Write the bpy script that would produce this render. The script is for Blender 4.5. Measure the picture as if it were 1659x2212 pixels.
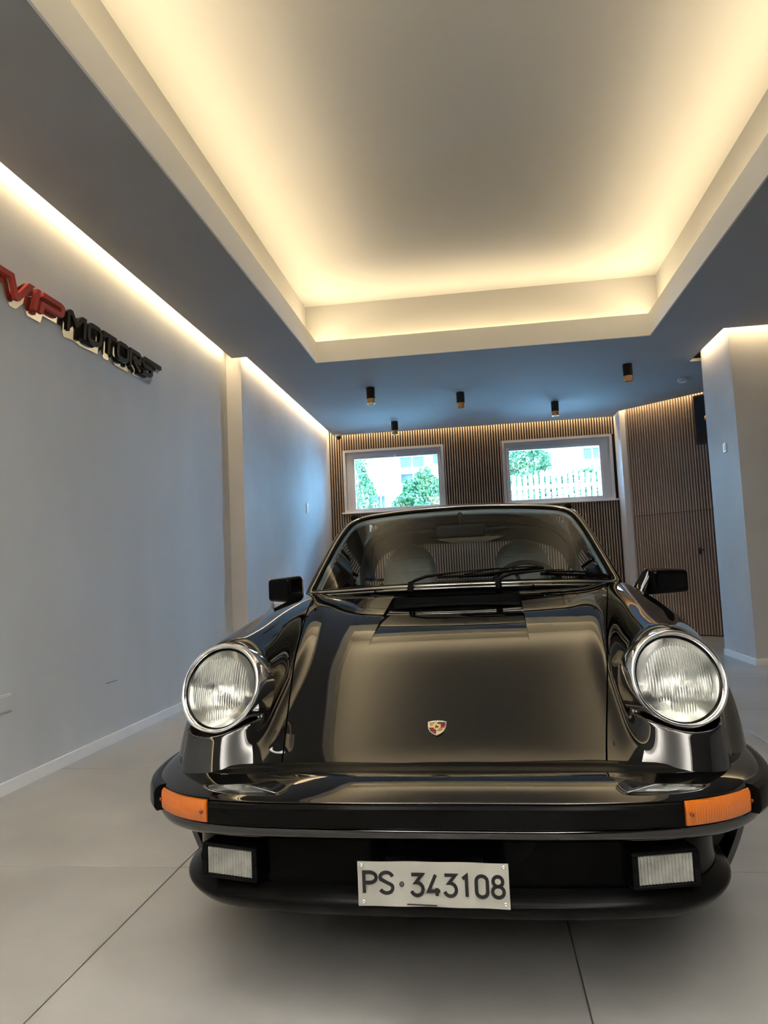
import bpy, bmesh, math, random
import numpy as np
from mathutils import Vector, Matrix

for o in list(bpy.data.objects):
    bpy.data.objects.remove(o, do_unlink=True)
SC = bpy.context.scene
COL = SC.collection
PI = math.pi
random.seed(4)

# ------------------------------------------------------------------ camera
cam_d = bpy.data.cameras.new('camera')
cam = bpy.data.objects.new('camera', cam_d)
COL.objects.link(cam)
SC.camera = cam
cam_d.sensor_fit = 'HORIZONTAL'
cam_d.sensor_width = 36.0
cam_d.lens = 36.0 * 1550.0 / 1659.0
cam_d.clip_start = 0.02
cam_d.clip_end = 200


def rodrigues(w):
    a = np.linalg.norm(w)
    k = w / a
    K = np.array([[0, -k[2], k[1]], [k[2], 0, -k[0]], [-k[1], k[0], 0]])
    return np.eye(3) + np.sin(a) * K + (1 - np.cos(a)) * K @ K


RC = rodrigues(np.array([0.08073015, 0.04919581, 0.12938657])) @ np.array([[1, 0, 0], [0, 0, -1], [0, 1, 0]], float)
M4 = Matrix.Identity(4)
for i in range(3):
    for j in range(3):
        M4[i][j] = RC[i, j]
M4.translation = Vector((0, 0, 0.93))
cam.matrix_world = M4

# ------------------------------------------------------------------ world and exposure
SC.view_settings.view_transform = 'Standard'
SC.view_settings.look = 'None'
SC.view_settings.gamma = 1
SC.view_settings.use_curve_mapping = False
SC.view_settings.exposure = 2.55
SC.cycles.max_bounces = 14
SC.cycles.diffuse_bounces = 6
SC.cycles.glossy_bounces = 6
SC.cycles.transmission_bounces = 10
SC.cycles.transparent_max_bounces = 16
SC.cycles.sample_clamp_indirect = 6.0
SC.cycles.caustics_reflective = True
SC.cycles.caustics_refractive = True
W = bpy.data.worlds.new('daylight_sky')
SC.world = W
W.use_nodes = True
wn = W.node_tree.nodes
wl = W.node_tree.links
bg = wn['Background']
SKY_STRENGTH = 9.5
bg.inputs['Color'].default_value = (0.30, 0.60, 1.0, 1)
bg.inputs['Strength'].default_value = SKY_STRENGTH

LED = (1.0, 0.78, 0.46)
SLOT_W = 0.9      # watts per metre, wall-wash slots
TRAY_W = 1.25     # watts per metre, tray


def strip_light(name, a, b, width, power_per_m, aim, color=LED):
    a, b, aim = Vector(a), Vector(b), Vector(aim).normalized()
    d = (b - a)
    L = d.length
    ld = bpy.data.lights.new(name, 'AREA')
    ld.shape = 'RECTANGLE'
    ld.size = L
    ld.size_y = width
    ld.energy = power_per_m * L
    ld.color = color
    o = bpy.data.objects.new(name, ld)
    COL.objects.link(o)
    z = -aim
    x = d.normalized()
    y = z.cross(x).normalized()
    m = Matrix((x, y, z)).transposed().to_4x4()
    m.translation = (a + b) / 2
    o.matrix_world = m
    return o


SOF = 2.91        # soffit height
SLOT = 0.085      # gap between soffit and walls
XL = -2.19
YN = -8.0         # near wall
# tray recess: lip x -1.40..1.605, far y 6.45
TX0, TX1, TY0, TY1 = -1.40, 1.605, 1.75, 6.45
TG = 0.12
for a, b, aim in (((TX0 - .06, TY0, 3.095), (TX0 - .06, TY1, 3.095), (1, 0, .55)),
                  ((TX1 + .06, TY0, 3.095), (TX1 + .06, TY1, 3.095), (-1, 0, .55)),
                  ((TX0, TY1 + .06, 3.095), (TX1, TY1 + .06, 3.095), (0, -1, .55)),
                  ((TX0, TY0 - .06, 3.095), (TX1, TY0 - .06, 3.095), (0, 1, .55))):
    strip_light('tray_and_fill_led', a, b, 0.03, TRAY_W, aim)
UY0, UY1 = -4.0, 1.15      # added unseen tray above the viewer, to brighten the front of the room
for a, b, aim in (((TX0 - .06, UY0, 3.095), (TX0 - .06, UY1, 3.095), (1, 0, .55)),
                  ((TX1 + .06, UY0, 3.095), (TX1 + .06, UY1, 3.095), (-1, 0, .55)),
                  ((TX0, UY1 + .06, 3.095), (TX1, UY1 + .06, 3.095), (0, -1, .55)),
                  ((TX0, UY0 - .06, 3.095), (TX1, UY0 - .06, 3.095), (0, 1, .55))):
    strip_light('tray_and_fill_led', a, b, 0.03, 12.0, aim, (1.0, 0.95, 0.88))  # stronger, more neutral fill light of the added tray
DG0, DG1 = (1.99, 9.72), (4.25, 7.60)
for a, b in (((XL + .04, YN, 3.0), (XL + .04, 6.10, 3.0)),
             ((-2.01, 6.12, 3.0), (-2.01, 10.0, 3.0)),
             ((-2.0, 10.04, 3.0), (1.9, 10.04, 3.0)),
             ((DG0[0] - .03, DG0[1] - .035, 3.0), (DG1[0] - .03, DG1[1] - .035, 3.0)),
             ((1.945, 9.72, 3.0), (1.945, 10.0, 3.0)),
             ((2.26, 6.47, 3.0), (4.2, 6.47, 3.0)),
             ((2.255, 6.5, 3.0), (2.255, 7.3, 3.0))):
    strip_light('slot_led', a, b, 0.03, SLOT_W, (0, 0, -1), (1.0, 0.74, 0.40))

# ------------------------------------------------------------------ materials
MATS = {}


def mat(name, color=(0.5, 0.5, 0.5), rough=0.5, metal=0.0, ior=1.5, coat=0.0, trans=0.0, emit=None, estr=1.0, coat_rough=0.03):
    if name in MATS:
        return MATS[name]
    m = bpy.data.materials.new(name)
    m.use_nodes = True
    b = m.node_tree.nodes['Principled BSDF']
    b.inputs['Base Color'].default_value = (*color, 1)
    b.inputs['Roughness'].default_value = rough
    b.inputs['Metallic'].default_value = metal
    b.inputs['IOR'].default_value = ior
    b.inputs['Coat Weight'].default_value = coat
    b.inputs['Coat Roughness'].default_value = coat_rough
    b.inputs['Transmission Weight'].default_value = trans
    if emit:
        b.inputs['Emission Color'].default_value = (*emit, 1)
        b.inputs['Emission Strength'].default_value = estr
    MATS[name] = m
    return m


def noise_color(m, c1, c2, scale=3.0, detail=4.0, bump=0.0, bscale=40.0, stretch=(1, 1, 1), rough=None):
    nt = m.node_tree
    n, l = nt.nodes, nt.links
    b = n['Principled BSDF']
    tc = n.new('ShaderNodeTexCoord')
    mp = n.new('ShaderNodeMapping')
    mp.inputs['Scale'].default_value = stretch
    l.new(tc.outputs['Object'], mp.inputs['Vector'])
    t = n.new('ShaderNodeTexNoise')
    t.inputs['Scale'].default_value = scale
    t.inputs['Detail'].default_value = detail
    l.new(mp.outputs['Vector'], t.inputs['Vector'])
    r = n.new('ShaderNodeValToRGB')
    r.color_ramp.elements[0].position = 0.3
    r.color_ramp.elements[1].position = 0.7
    r.color_ramp.elements[0].color = (*c1, 1)
    r.color_ramp.elements[1].color = (*c2, 1)
    l.new(t.outputs['Fac'], r.inputs['Fac'])
    l.new(r.outputs['Color'], b.inputs['Base Color'])
    if rough:
        mr = n.new('ShaderNodeMapRange')
        mr.inputs['To Min'].default_value = rough[0]
        mr.inputs['To Max'].default_value = rough[1]
        l.new(t.outputs['Fac'], mr.inputs['Value'])
        l.new(mr.outputs['Result'], b.inputs['Roughness'])
    if bump:
        t2 = n.new('ShaderNodeTexNoise')
        t2.inputs['Scale'].default_value = bscale
        t2.inputs['Detail'].default_value = 3
        l.new(mp.outputs['Vector'], t2.inputs['Vector'])
        bp = n.new('ShaderNodeBump')
        bp.inputs['Strength'].default_value = bump
        bp.inputs['Distance'].default_value = 0.004
        l.new(t2.outputs['Fac'], bp.inputs['Height'])
        l.new(bp.outputs['Normal'], b.inputs['Normal'])
    return m


def glass_mix(name, tint=(0.9, 0.95, 0.95), ior=1.5, rough=0.0):
    """thin glazing: clear pane that also mirrors by Fresnel"""
    m = bpy.data.materials.new(name)
    m.use_nodes = True
    n, l = m.node_tree.nodes, m.node_tree.links
    n.remove(n['Principled BSDF'])
    out = n['Material Output']
    fr = n.new('ShaderNodeFresnel')
    fr.inputs['IOR'].default_value = ior
    tr = n.new('ShaderNodeBsdfTransparent')
    tr.inputs['Color'].default_value = (*tint, 1)
    gl = n.new('ShaderNodeBsdfGlossy')
    gl.inputs['Roughness'].default_value = rough
    gl.inputs['Color'].default_value = (1, 1, 1, 1)
    mx = n.new('ShaderNodeMixShader')
    l.new(fr.outputs['Fac'], mx.inputs['Fac'])
    l.new(tr.outputs[0], mx.inputs[1])
    l.new(gl.outputs[0], mx.inputs[2])
    l.new(mx.outputs[0], out.inputs['Surface'])
    MATS[name] = m
    return m


plaster = noise_color(mat('grey_plaster', rough=0.75), (0.55, 0.565, 0.58), (0.60, 0.615, 0.63), 2.2, 5, 0.12, 25, (1, 1, 0.35))
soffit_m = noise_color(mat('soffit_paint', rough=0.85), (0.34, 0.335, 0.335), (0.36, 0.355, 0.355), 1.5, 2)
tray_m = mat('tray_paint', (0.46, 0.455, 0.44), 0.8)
white_m = mat('white_paint', (0.86, 0.86, 0.87), 0.4)
col_m = noise_color(mat('column_plaster', rough=0.7), (0.52, 0.52, 0.54), (0.58, 0.58, 0.6), 2.0, 4, 0.08, 25)
tile_m = noise_color(mat('porcelain_tile', rough=0.4), (0.265, 0.262, 0.255), (0.395, 0.392, 0.38), 1.6, 8, 0.05, 60, rough=(0.28, 0.42))
grout_m = mat('grout', (0.10, 0.10, 0.10), 0.9)
oak_m = noise_color(mat('oak_slat', rough=0.5), (0.33, 0.25, 0.20), (0.48, 0.37, 0.30), 9, 5, 0, 1, (1, 1, 0.08))
felt_m = mat('black_felt', (0.012, 0.012, 0.013), 0.95)
pvc_m = mat('window_pvc', (0.62, 0.62, 0.64), 0.35)
black_paint = mat('black_car_paint', (0.001, 0.001, 0.0013), 0.015, ior=1.8)
trim_m = mat('polished_trim', (0.55, 0.54, 0.52), 0.12, 1.0)
chrome = mat('chrome', (0.82, 0.82, 0.84), 0.05, 1.0)
rubber = mat('black_rubber', (0.003, 0.003, 0.0032), 0.22, ior=1.17)
matte = mat('matte_black', (0.002, 0.002, 0.0025), 0.4, ior=1.2)
valance_m = mat('valance_black', (0.0012, 0.0012, 0.0015), 0.16, ior=1.14)
leather = noise_color(mat('seat_leather', rough=0.45), (0.14, 0.15, 0.14), (0.18, 0.19, 0.17), 20, 3, 0.2, 80)
cabin_m = mat('cabin_vinyl', (0.20, 0.26, 0.29), 0.55)
carpet_m = mat('cabin_carpet', (0.012, 0.012, 0.014), 0.95)
screw_m = mat('screw_steel', (0.5, 0.5, 0.48), 0.25, 1.0)
reflector_m = mat('reflector_mirror', (0.60, 0.60, 0.58), 0.16, 1.0)
amber_m = mat('amber_lens', (0.55, 0.13, 0.003), 0.16, ior=1.5, coat=0.6)
amber_back = mat('amber_reflector', (0.9, 0.30, 0.02), 0.3, 0.4)
lens_glass = mat('headlamp_glass', (0.97, 0.99, 0.97), 0.0, ior=1.45, trans=1.0)
tyre_m = mat('tyre_rubber', (0.014, 0.014, 0.014), 0.8)
alloy_m = mat('alloy_rim', (0.45, 0.45, 0.46), 0.25, 1.0)
plate_m = noise_color(mat('plate_enamel', rough=0.4), (0.36, 0.355, 0.32), (0.45, 0.445, 0.40), 14, 6)
ink_m = mat('plate_ink', (0.006, 0.006, 0.007), 0.45)
red_m = mat('sign_red', (0.46, 0.035, 0.022), 0.35)
signblack_m = mat('sign_black', (0.004, 0.004, 0.005), 0.3, ior=1.3)
acrylic_m = mat('sign_mirror_acrylic', (0.72, 0.72, 0.70), 0.12, 1.0)
gold_m = mat('emblem_gold', (0.80, 0.62, 0.30), 0.3, 0.7)
silver_m = mat('emblem_silver', (0.78, 0.77, 0.72), 0.25, 0.7)
emred_m = mat('emblem_red', (0.32, 0.004, 0.02), 0.3)
brass_m = mat('brass', (0.60, 0.36, 0.14), 0.35, 1.0)
lampblack_m = mat('lamp_black', (0.008, 0.008, 0.009), 0.4)
plastic_m = mat('white_plastic', (0.7, 0.7, 0.7), 0.35)
lamp_lens_m = mat('spot_lens', (0.6, 0.6, 0.6), 0.3)
windshield_m = glass_mix('windshield_glass', (0.90, 0.97, 0.98), 1.34)
sideglass_m = glass_mix('side_glass', (0.86, 0.94, 0.94), 1.4)
mirror_dimmed = mat('mirror_black', (0.0015, 0.0015, 0.002), 0.12, ior=1.22)  # painted housings, their bright reflections dimmed in this material
pane_m = glass_mix('pane_glass', (0.90, 0.97, 0.98), 1.45)
seal_m = mat('grey_sealant', (0.3, 0.3, 0.3), 0.7)


# ------------------------------------------------------------------ mesh helpers
def mk(name, verts, faces, m, parent=None, smooth=False, autosmooth=None, normals=None):
    me = bpy.data.meshes.new(name)
    me.from_pydata([tuple(map(float, v)) for v in verts], [], [tuple(int(i) for i in f) for f in faces])
    if m is not None:
        me.materials.append(m)
    o = bpy.data.objects.new(name, me)
    COL.objects.link(o)
    if parent is not None:
        o.parent = parent
    if smooth or autosmooth or normals is not None:
        me.polygons.foreach_set('use_smooth', [True] * len(me.polygons))
    if autosmooth:
        me.set_sharp_from_angle(angle=math.radians(autosmooth))
    if normals is not None:
        me.normals_split_custom_set_from_vertices([tuple(map(float, n)) for n in normals])
    me.update()
    return o


class MB:
    """collects shapes for one mesh"""
    def __init__(s):
        s.v = []
        s.f = []

    def add(s, v, f, M=None):
        k = len(s.v)
        if M is not None:
            v = [tuple(M @ Vector(p)) for p in v]
        s.v += [tuple(p) for p in v]
        s.f += [tuple(i + k for i in q) for q in f]
        return s

    def box(s, a, b, M=None, bev=0.0):
        if bev <= 0:
            x0, y0, z0 = a
            x1, y1, z1 = b
            v = [(x0, y0, z0), (x1, y0, z0), (x1, y1, z0), (x0, y1, z0), (x0, y0, z1), (x1, y0, z1), (x1, y1, z1), (x0, y1, z1)]
            f = [(0, 3, 2, 1), (4, 5, 6, 7), (0, 1, 5, 4), (1, 2, 6, 5), (2, 3, 7, 6), (3, 0, 4, 7)]
            return s.add(v, f, M)
        bm = bmesh.new()
        bmesh.ops.create_cube(bm, size=1)
        for p in bm.verts:
            p.co = Vector([(a[i] + b[i]) / 2 + p.co[i] * (b[i] - a[i]) for i in range(3)])
        bmesh.ops.bevel(bm, geom=list(bm.edges), offset=bev, segments=3, affect='EDGES', profile=0.5)
        bm.verts.index_update()
        v = [tuple(p.co) for p in bm.verts]
        f = [tuple(p.index for p in q.verts) for q in bm.faces]
        bm.free()
        return s.add(v, f, M)

    def lathe(s, prof, n=48, M=None, closed_top=False, closed_bot=False):
        v = []
        f = []
        for r, z in prof:
            for i in range(n):
                a = 2 * PI * i / n
                v.append((r * math.cos(a), r * math.sin(a), z))
        m = len(prof)
        for j in range(m - 1):
            for i in range(n):
                k = (i + 1) % n
                f.append((j * n + i, j * n + k, (j + 1) * n + k, (j + 1) * n + i))
        if closed_top:
            f.append(tuple((m - 1) * n + i for i in range(n)))
        if closed_bot:
            f.append(tuple(reversed(range(n))))
        return s.add(v, f, M)

    def tube(s, pts, r, n=10, closed=False, flat=1.0, up=(0, 0, 1)):
        pts = [Vector(p) for p in pts]
        N = len(pts)
        v = []
        f = []
        rr = r if hasattr(r, '__len__') else [r] * N
        up = Vector(up)
        for i, p in enumerate(pts):
            if closed:
                t = pts[(i + 1) % N] - pts[i - 1]
            else:
                t = pts[min(i + 1, N - 1)] - pts[max(i - 1, 0)]
            t.normalize()
            a = up - t * up.dot(t)
            if a.length < 1e-4:
                a = Vector((1, 0, 0)) - t * t.x
            a.normalize()
            b = t.cross(a)
            for k in range(n):
                th = 2 * PI * k / n
                v.append(tuple(p + a * (rr[i] * flat * math.sin(th)) + b * (rr[i] * math.cos(th))))
        M = N if closed else N - 1
        for i in range(M):
            j = (i + 1) % N
            for k in range(n):
                q = (k + 1) % n
                f.append((i * n + k, i * n + q, j * n + q, j * n + k))
        if not closed:
            f.append(tuple(reversed(range(n))))
            f.append(tuple((N - 1) * n + k for k in range(n)))
        return s.add(v, f)

    def prism(s, poly, z0, z1, M=None):
        """polygon (x,y) extruded z0..z1"""
        n = len(poly)
        v = [(x, y, z0) for x, y in poly] + [(x, y, z1) for x, y in poly]
        f = [tuple(reversed(range(n))), tuple(range(n, 2 * n))]
        for i in range(n):
            j = (i + 1) % n
            f.append((i, j, n + j, n + i))
        return s.add(v, f, M)

    def stroke(s, pts, w, z0, z1, closed=False, M=None):
        """flat pen stroke of width w along (x,y) points, extruded"""
        P = [np.array(p, float) for p in pts]
        N = len(P)
        L, R = [], []
        for i in range(N):
            if closed or 0 < i < N - 1:
                a = P[i] - P[i - 1]
                b = P[(i + 1) % N] - P[i]
            elif i == 0:
                a = b = P[1] - P[0]
            else:
                a = b = P[-1] - P[-2]
            a = a / np.linalg.norm(a)
            b = b / np.linalg.norm(b)
            na = np.array([-a[1], a[0]])
            nb = np.array([-b[1], b[0]])
            m = na + nb
            m = m / max(np.linalg.norm(m), 1e-6)
            k = w / 2 / max(m @ na, 0.45)
            L.append(P[i] + m * k)
            R.append(P[i] - m * k)
        v = [(p[0], p[1], z) for z in (z0, z1) for p in L + R]
        f = []
        o = 2 * N
        for i in range(N if closed else N - 1):
            j = (i + 1) % N
            f += [(o + i, o + j, o + N + j, o + N + i)[::-1], (i, j, N + j, N + i),
                  (i, o + i, o + j, j)[::-1], (N + i, N + j, o + N + j, o + N + i)[::-1]]
        if not closed:
            f += [(0, N, o + N, o), (N - 1, o + N - 1, o + 2 * N - 1, 2 * N - 1)]
        return s.add(v, f, M)

    def build(s, name, m, parent=None, smooth=False, autosmooth=None, fix=False):
        o = mk(name, s.v, s.f, m, parent, smooth, autosmooth)
        if fix:
            bm = bmesh.new()
            bm.from_mesh(o.data)
            bmesh.ops.recalc_face_normals(bm, faces=bm.faces)
            bm.to_mesh(o.data)
            bm.free()
        return o


def tag(o, label=None, cat=None, group=None, kind=None):
    if label:
        o['label'] = label
    if cat:
        o['category'] = cat
    if group:
        o['group'] = group
    if kind:
        o['kind'] = kind
    return o


def empty(name, loc=(0, 0, 0), rz=0.0, parent=None):
    o = bpy.data.objects.new(name, None)
    COL.objects.link(o)
    o.location = loc
    o.rotation_euler = (0, 0, rz)
    if parent:
        o.parent = parent
    return o


def share(name, me, parent, loc=(0, 0, 0), rz=0.0, scale=None):
    o = bpy.data.objects.new(name, me)
    COL.objects.link(o)
    if parent is not None:
        o.parent = parent
    o.location = loc
    o.rotation_euler = (0, 0, rz)
    if scale:
        o.scale = scale
    return o


def grid_faces(nu, nv, flip=False, k=0):
    f = []
    for j in range(nv - 1):
        for i in range(nu - 1):
            q = (k + j * nu + i, k + j * nu + i + 1, k + (j + 1) * nu + i + 1, k + (j + 1) * nu + i)
            f.append(q[::-1] if flip else q)
    return f


def arc(cx, cy, rx, ry, a0, a1, n=8):
    return [(cx + rx * math.cos(math.radians(a0 + (a1 - a0) * i / n)), cy + ry * math.sin(math.radians(a0 + (a1 - a0) * i / n))) for i in range(n + 1)]


# ================================================================== ROOM
# floor: 1.2 m porcelain tiles on a grout bed
floor = MB().box((XL - .2, YN - .1, -0.06), (4.5, 10.3, -0.006)).build('floor', grout_m)
tag(floor, 'beige grey floor of large square porcelain tiles', kind='structure')
TS, J = 1.2, 0.004


def tile_mesh(w, d):
    h = 0.0025
    mb = MB()
    v = [(0, 0, -.006), (w, 0, -.006), (w, d, -.006), (0, d, -.006), (0, 0, -.0012), (w, 0, -.0012), (w, d, -.0012), (0, d, -.0012),
         (h, h, 0), (w - h, h, 0), (w - h, d - h, 0), (h, d - h, 0)]
    f = [(0, 1, 5, 4), (1, 2, 6, 5), (2, 3, 7, 6), (3, 0, 4, 7), (4, 5, 9, 8), (5, 6, 10, 9), (6, 7, 11, 10), (7, 4, 8, 11), (8, 9, 10, 11)]
    me = bpy.data.meshes.new('tile')
    me.from_pydata(v, [], f)
    me.materials.append(tile_m)
    return me


tcache = {}
gx = [0.179 + TS * i for i in range(-3, 5)]
gy = [2.32 + TS * i for i in range(-10, 8)]
for i in range(len(gx) - 1):
    for j in range(len(gy) - 1):
        x0, x1 = max(gx[i], XL), min(gx[i + 1], 4.3)
        y0, y1 = max(gy[j], YN), min(gy[j + 1], 10.2)
        if x1 - x0 < .05 or y1 - y0 < .05:
            continue
        key = (round(x1 - x0 - J, 3), round(y1 - y0 - J, 3))
        if key not in tcache:
            tcache[key] = tile_mesh(*key)
        share('tile', tcache[key], floor, (x0 + J / 2, y0 + J / 2, 0))

WT = 3.62   # top of walls


def wallbox(name, a, b, m, label, parent=None):
    o = MB().box(a, b).build(name, m, parent)
    if parent is None:
        tag(o, label, kind='structure')
    return o


wall_left = wallbox('wall_left', (XL - .2, YN, 0), (XL, 6.19, WT), plaster, 'smooth grey plastered left wall carrying the letter sign')
wallbox('wall_left_far', (XL - .2, 6.19, 0), (-2.05, 10.3, WT), col_m, 'pale far section of the left wall standing slightly proud')
bb = MB().box((XL, YN, 0), (XL + .012, 6.19, .056)).box((XL, 6.178, 0), (-2.05, 6.19, .056)).box((-2.05, 6.19, 0), (-2.038, 10.06, .056))
tag(bb.build('baseboard_left', white_m), 'narrow white baseboard along the left wall', kind='structure')
# near wall behind the camera
wallbox('wall_near', (XL - .2, YN - .2, 0), (4.5, YN, WT), mat('anthracite_paint', (0.05, 0.05, 0.055), .7), 'dark wall behind the viewer')
# right side
wallbox('wall_right', (4.3, YN, 0), (4.5, 7.8, WT), plaster, 'grey right wall')
wallbox('column', (2.30, 6.55, 0), (4.5, 7.35, WT), col_m, 'broad pale plastered pillar standing at the right')
cb = MB().box((2.288, 6.538, 0), (4.3, 6.55, .056)).box((2.288, 6.55, 0), (2.30, 7.35, .056))
tag(cb.build('baseboard_right', white_m), 'white baseboard wrapping the right pillar', kind='structure')

# ---- ceiling: soffit ring, tray lip, tray ceiling
so = MB()
sx0, sx1 = XL + SLOT, 4.2
T = 0.03
# soffit plate pieces around the tray hole
e = 0.012
so.box((sx0, YN + .05, SOF), (TX0 - e, 6.07, SOF + T))
so.box((TX1 + e, YN + .05, SOF), (4.28, 6.42, SOF + T))
so.box((TX0 - e, YN + .05, SOF), (TX1 + e, UY0 - e, SOF + T)).box((TX0 - e, UY1 + e, SOF), (TX1 + e, TY0 - e, SOF + T))
poly = [(sx0, 6.07), (TX0 - e, 6.07), (TX0 - e, TY1 + e), (TX1 + e, TY1 + e), (TX1 + e, 6.42), (2.215, 6.42), (2.215, 7.25), (2.215, 7.44), (4.2, 7.44), (4.2, 7.57),
        (DG1[0] - .06, DG1[1] - .06), (1.93, 9.66), (1.93, 9.995), (-1.965, 9.995), (-1.965, 6.105), (sx0, 6.105)]
so.prism(poly, SOF, SOF + T)
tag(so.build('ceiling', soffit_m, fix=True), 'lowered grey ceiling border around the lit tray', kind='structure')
# closed top of the plenum above soffit
tl, tc = MB(), MB()
a0, a1 = TX0 - TG, TX1 + TG
for (q0, q1) in ((TY0, TY1), (UY0, UY1)):  # the visible tray, then the added unseen fill tray
    tl.box((TX0 - e, q0 - e, SOF), (TX0, q1 + e, 3.11)).box((TX1, q0 - e, SOF), (TX1 + e, q1 + e, 3.11))
    tl.box((TX0, q1, SOF), (TX1, q1 + e, 3.11)).box((TX0, q0 - e, SOF), (TX1, q0, 3.11))
    b0, b1 = q0 - TG, q1 + TG
    tc.box((a0, b0, 3.5), (a1, b1, 3.56))
    tc.box((a0 - .05, b0 - .05, 3.0), (a0, b1 + .05, 3.56)).box((a1, b0 - .05, 3.0), (a1 + .05, b1 + .05, 3.56))
    tc.box((a0, b1, 3.0), (a1, b1 + .05, 3.56)).box((a0, b0 - .05, 3.0), (a1, b0, 3.56))
    tc.box((a0, b0, 2.985), (TX0 - e, b1, 3.0)).box((TX1 + e, b0, 2.985), (a1, b1, 3.0))
    tc.box((TX0 - e, q1 + e, 2.985), (TX1 + e, b1, 3.0)).box((TX0 - e, b0, 2.985), (TX1 + e, q0 - e, 3.0))
tag(tl.build('trim_1', mat('trim_paint', (0.85, 0.84, 0.81), .7)), 'cream upstand around the edge of the ceiling tray', kind='structure')
tag(tc.build('ceiling_tray', tray_m), 'cream recessed ceiling tray lit from its hidden edge', kind='structure')
cp = MB()
cp.box((XL - .2, YN - .2, 3.02), (a0 - .05, 10.3, 3.06)).box((a1 + .05, YN - .2, 3.02), (4.5, 10.3, 3.06))
cp.box((a0 - .05, YN - .2, 3.02), (a1 + .05, UY0 - TG - .05, 3.06)).box((a0 - .05, UY1 + TG + .05, 3.02), (a1 + .05, TY0 - TG - .05, 3.06))
cp.box((a0 - .05, TY1 + TG + .05, 3.02), (a1 + .05, 10.3, 3.06))
tag(cp.build('ceiling_slab', tray_m), 'slab above the lowered ceiling border', kind='structure')

# ---- back slat wall with two windows
WY = 10.08
WINS = [(-1.86, -0.41, 1.80, 2.70, (-1.697, -0.50, 1.85, 2.567)), (0.405, 1.905, 1.79, 2.69, (0.503, 1.735, 1.85, 2.545))]
wb = MB()
xs = [-2.05, -1.86, -0.41, 0.405, 1.905, 2.1]
BY0, BY1 = WY + .02, WY + .30
wb.box((xs[0], BY0, 0), (xs[1], BY1, WT)).box((xs[2], BY0, 0), (xs[3], BY1, WT)).box((xs[4], BY0, 0), (xs[5], BY1, WT))
for (x0, x1, z0, z1, g) in WINS:
    wb.box((x0, BY0, 0), (x1, BY1, z0)).box((x0, BY0, z1), (x1, BY1, WT))
wall_back = wb.build('wall_back', felt_m)
tag(wall_back, 'far wall clad in narrow upright oak slats on black felt', kind='structure')
PITCH, SW, SD = 0.0355, 0.021, 0.02
scache = {}


def slat_mesh(h):
    h = round(h, 3)
    if h not in scache:
        me = bpy.data.meshes.new('slat')
        w = SW / 2
        v = [(-w, 0, 0), (w, 0, 0), (w, 0, h), (-w, 0, h), (-w + .002, -SD, 0), (w - .002, -SD, 0), (w - .002, -SD, h), (-w + .002, -SD, h)]
        me.from_pydata(v, [], [(4, 5, 6, 7), (0, 4, 7, 3), (5, 1, 2, 6), (3, 7, 6, 2), (0, 1, 5, 4)])
        me.materials.append(oak_m)
        scache[h] = me
    return scache[h]


n = int((1.93 + 2.04) / PITCH)
for i in range(n + 1):
    x = -2.025 + i * PITCH
    if x > 1.935:
        break
    spans = [(0.01, 3.0)]
    for (x0, x1, z0, z1, g) in WINS:
        if x0 - .012 < x < x1 + .012:
            spans = [(0.01, z0 - .02), (z1, 3.0)]
    for a, b in spans:
        share('slat', slat_mesh(b - a), wall_back, (x, BY0, a))
# return face and diagonal slat wall
wallbox('wall_return', (1.945, 9.70, 0), (2.1, 10.1, WT), col_m, 'narrow pale upright return between the two slatted walls')
dd = Vector((DG1[0] - DG0[0], DG1[1] - DG0[1]))
DLEN = dd.length
drz = math.atan2(dd.y, dd.x)
wall_diag = MB().box((0, .02, 0), (DLEN, .2, WT)).build('wall_right_far', felt_m)
wall_diag.location = (DG0[0], DG0[1], 0)
wall_diag.rotation_euler = (0, 0, drz)
tag(wall_diag, 'slanting slatted oak wall between the far wall and the pillar', kind='structure')
i = 0
while True:
    x = .02 + i * PITCH
    i += 1
    if x > 1.75:
        break
    for a, b in ((.012, 1.508), (1.514, 3.0)):
        share('slat', slat_mesh(b - a), wall_diag, (x, .02, a))

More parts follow.
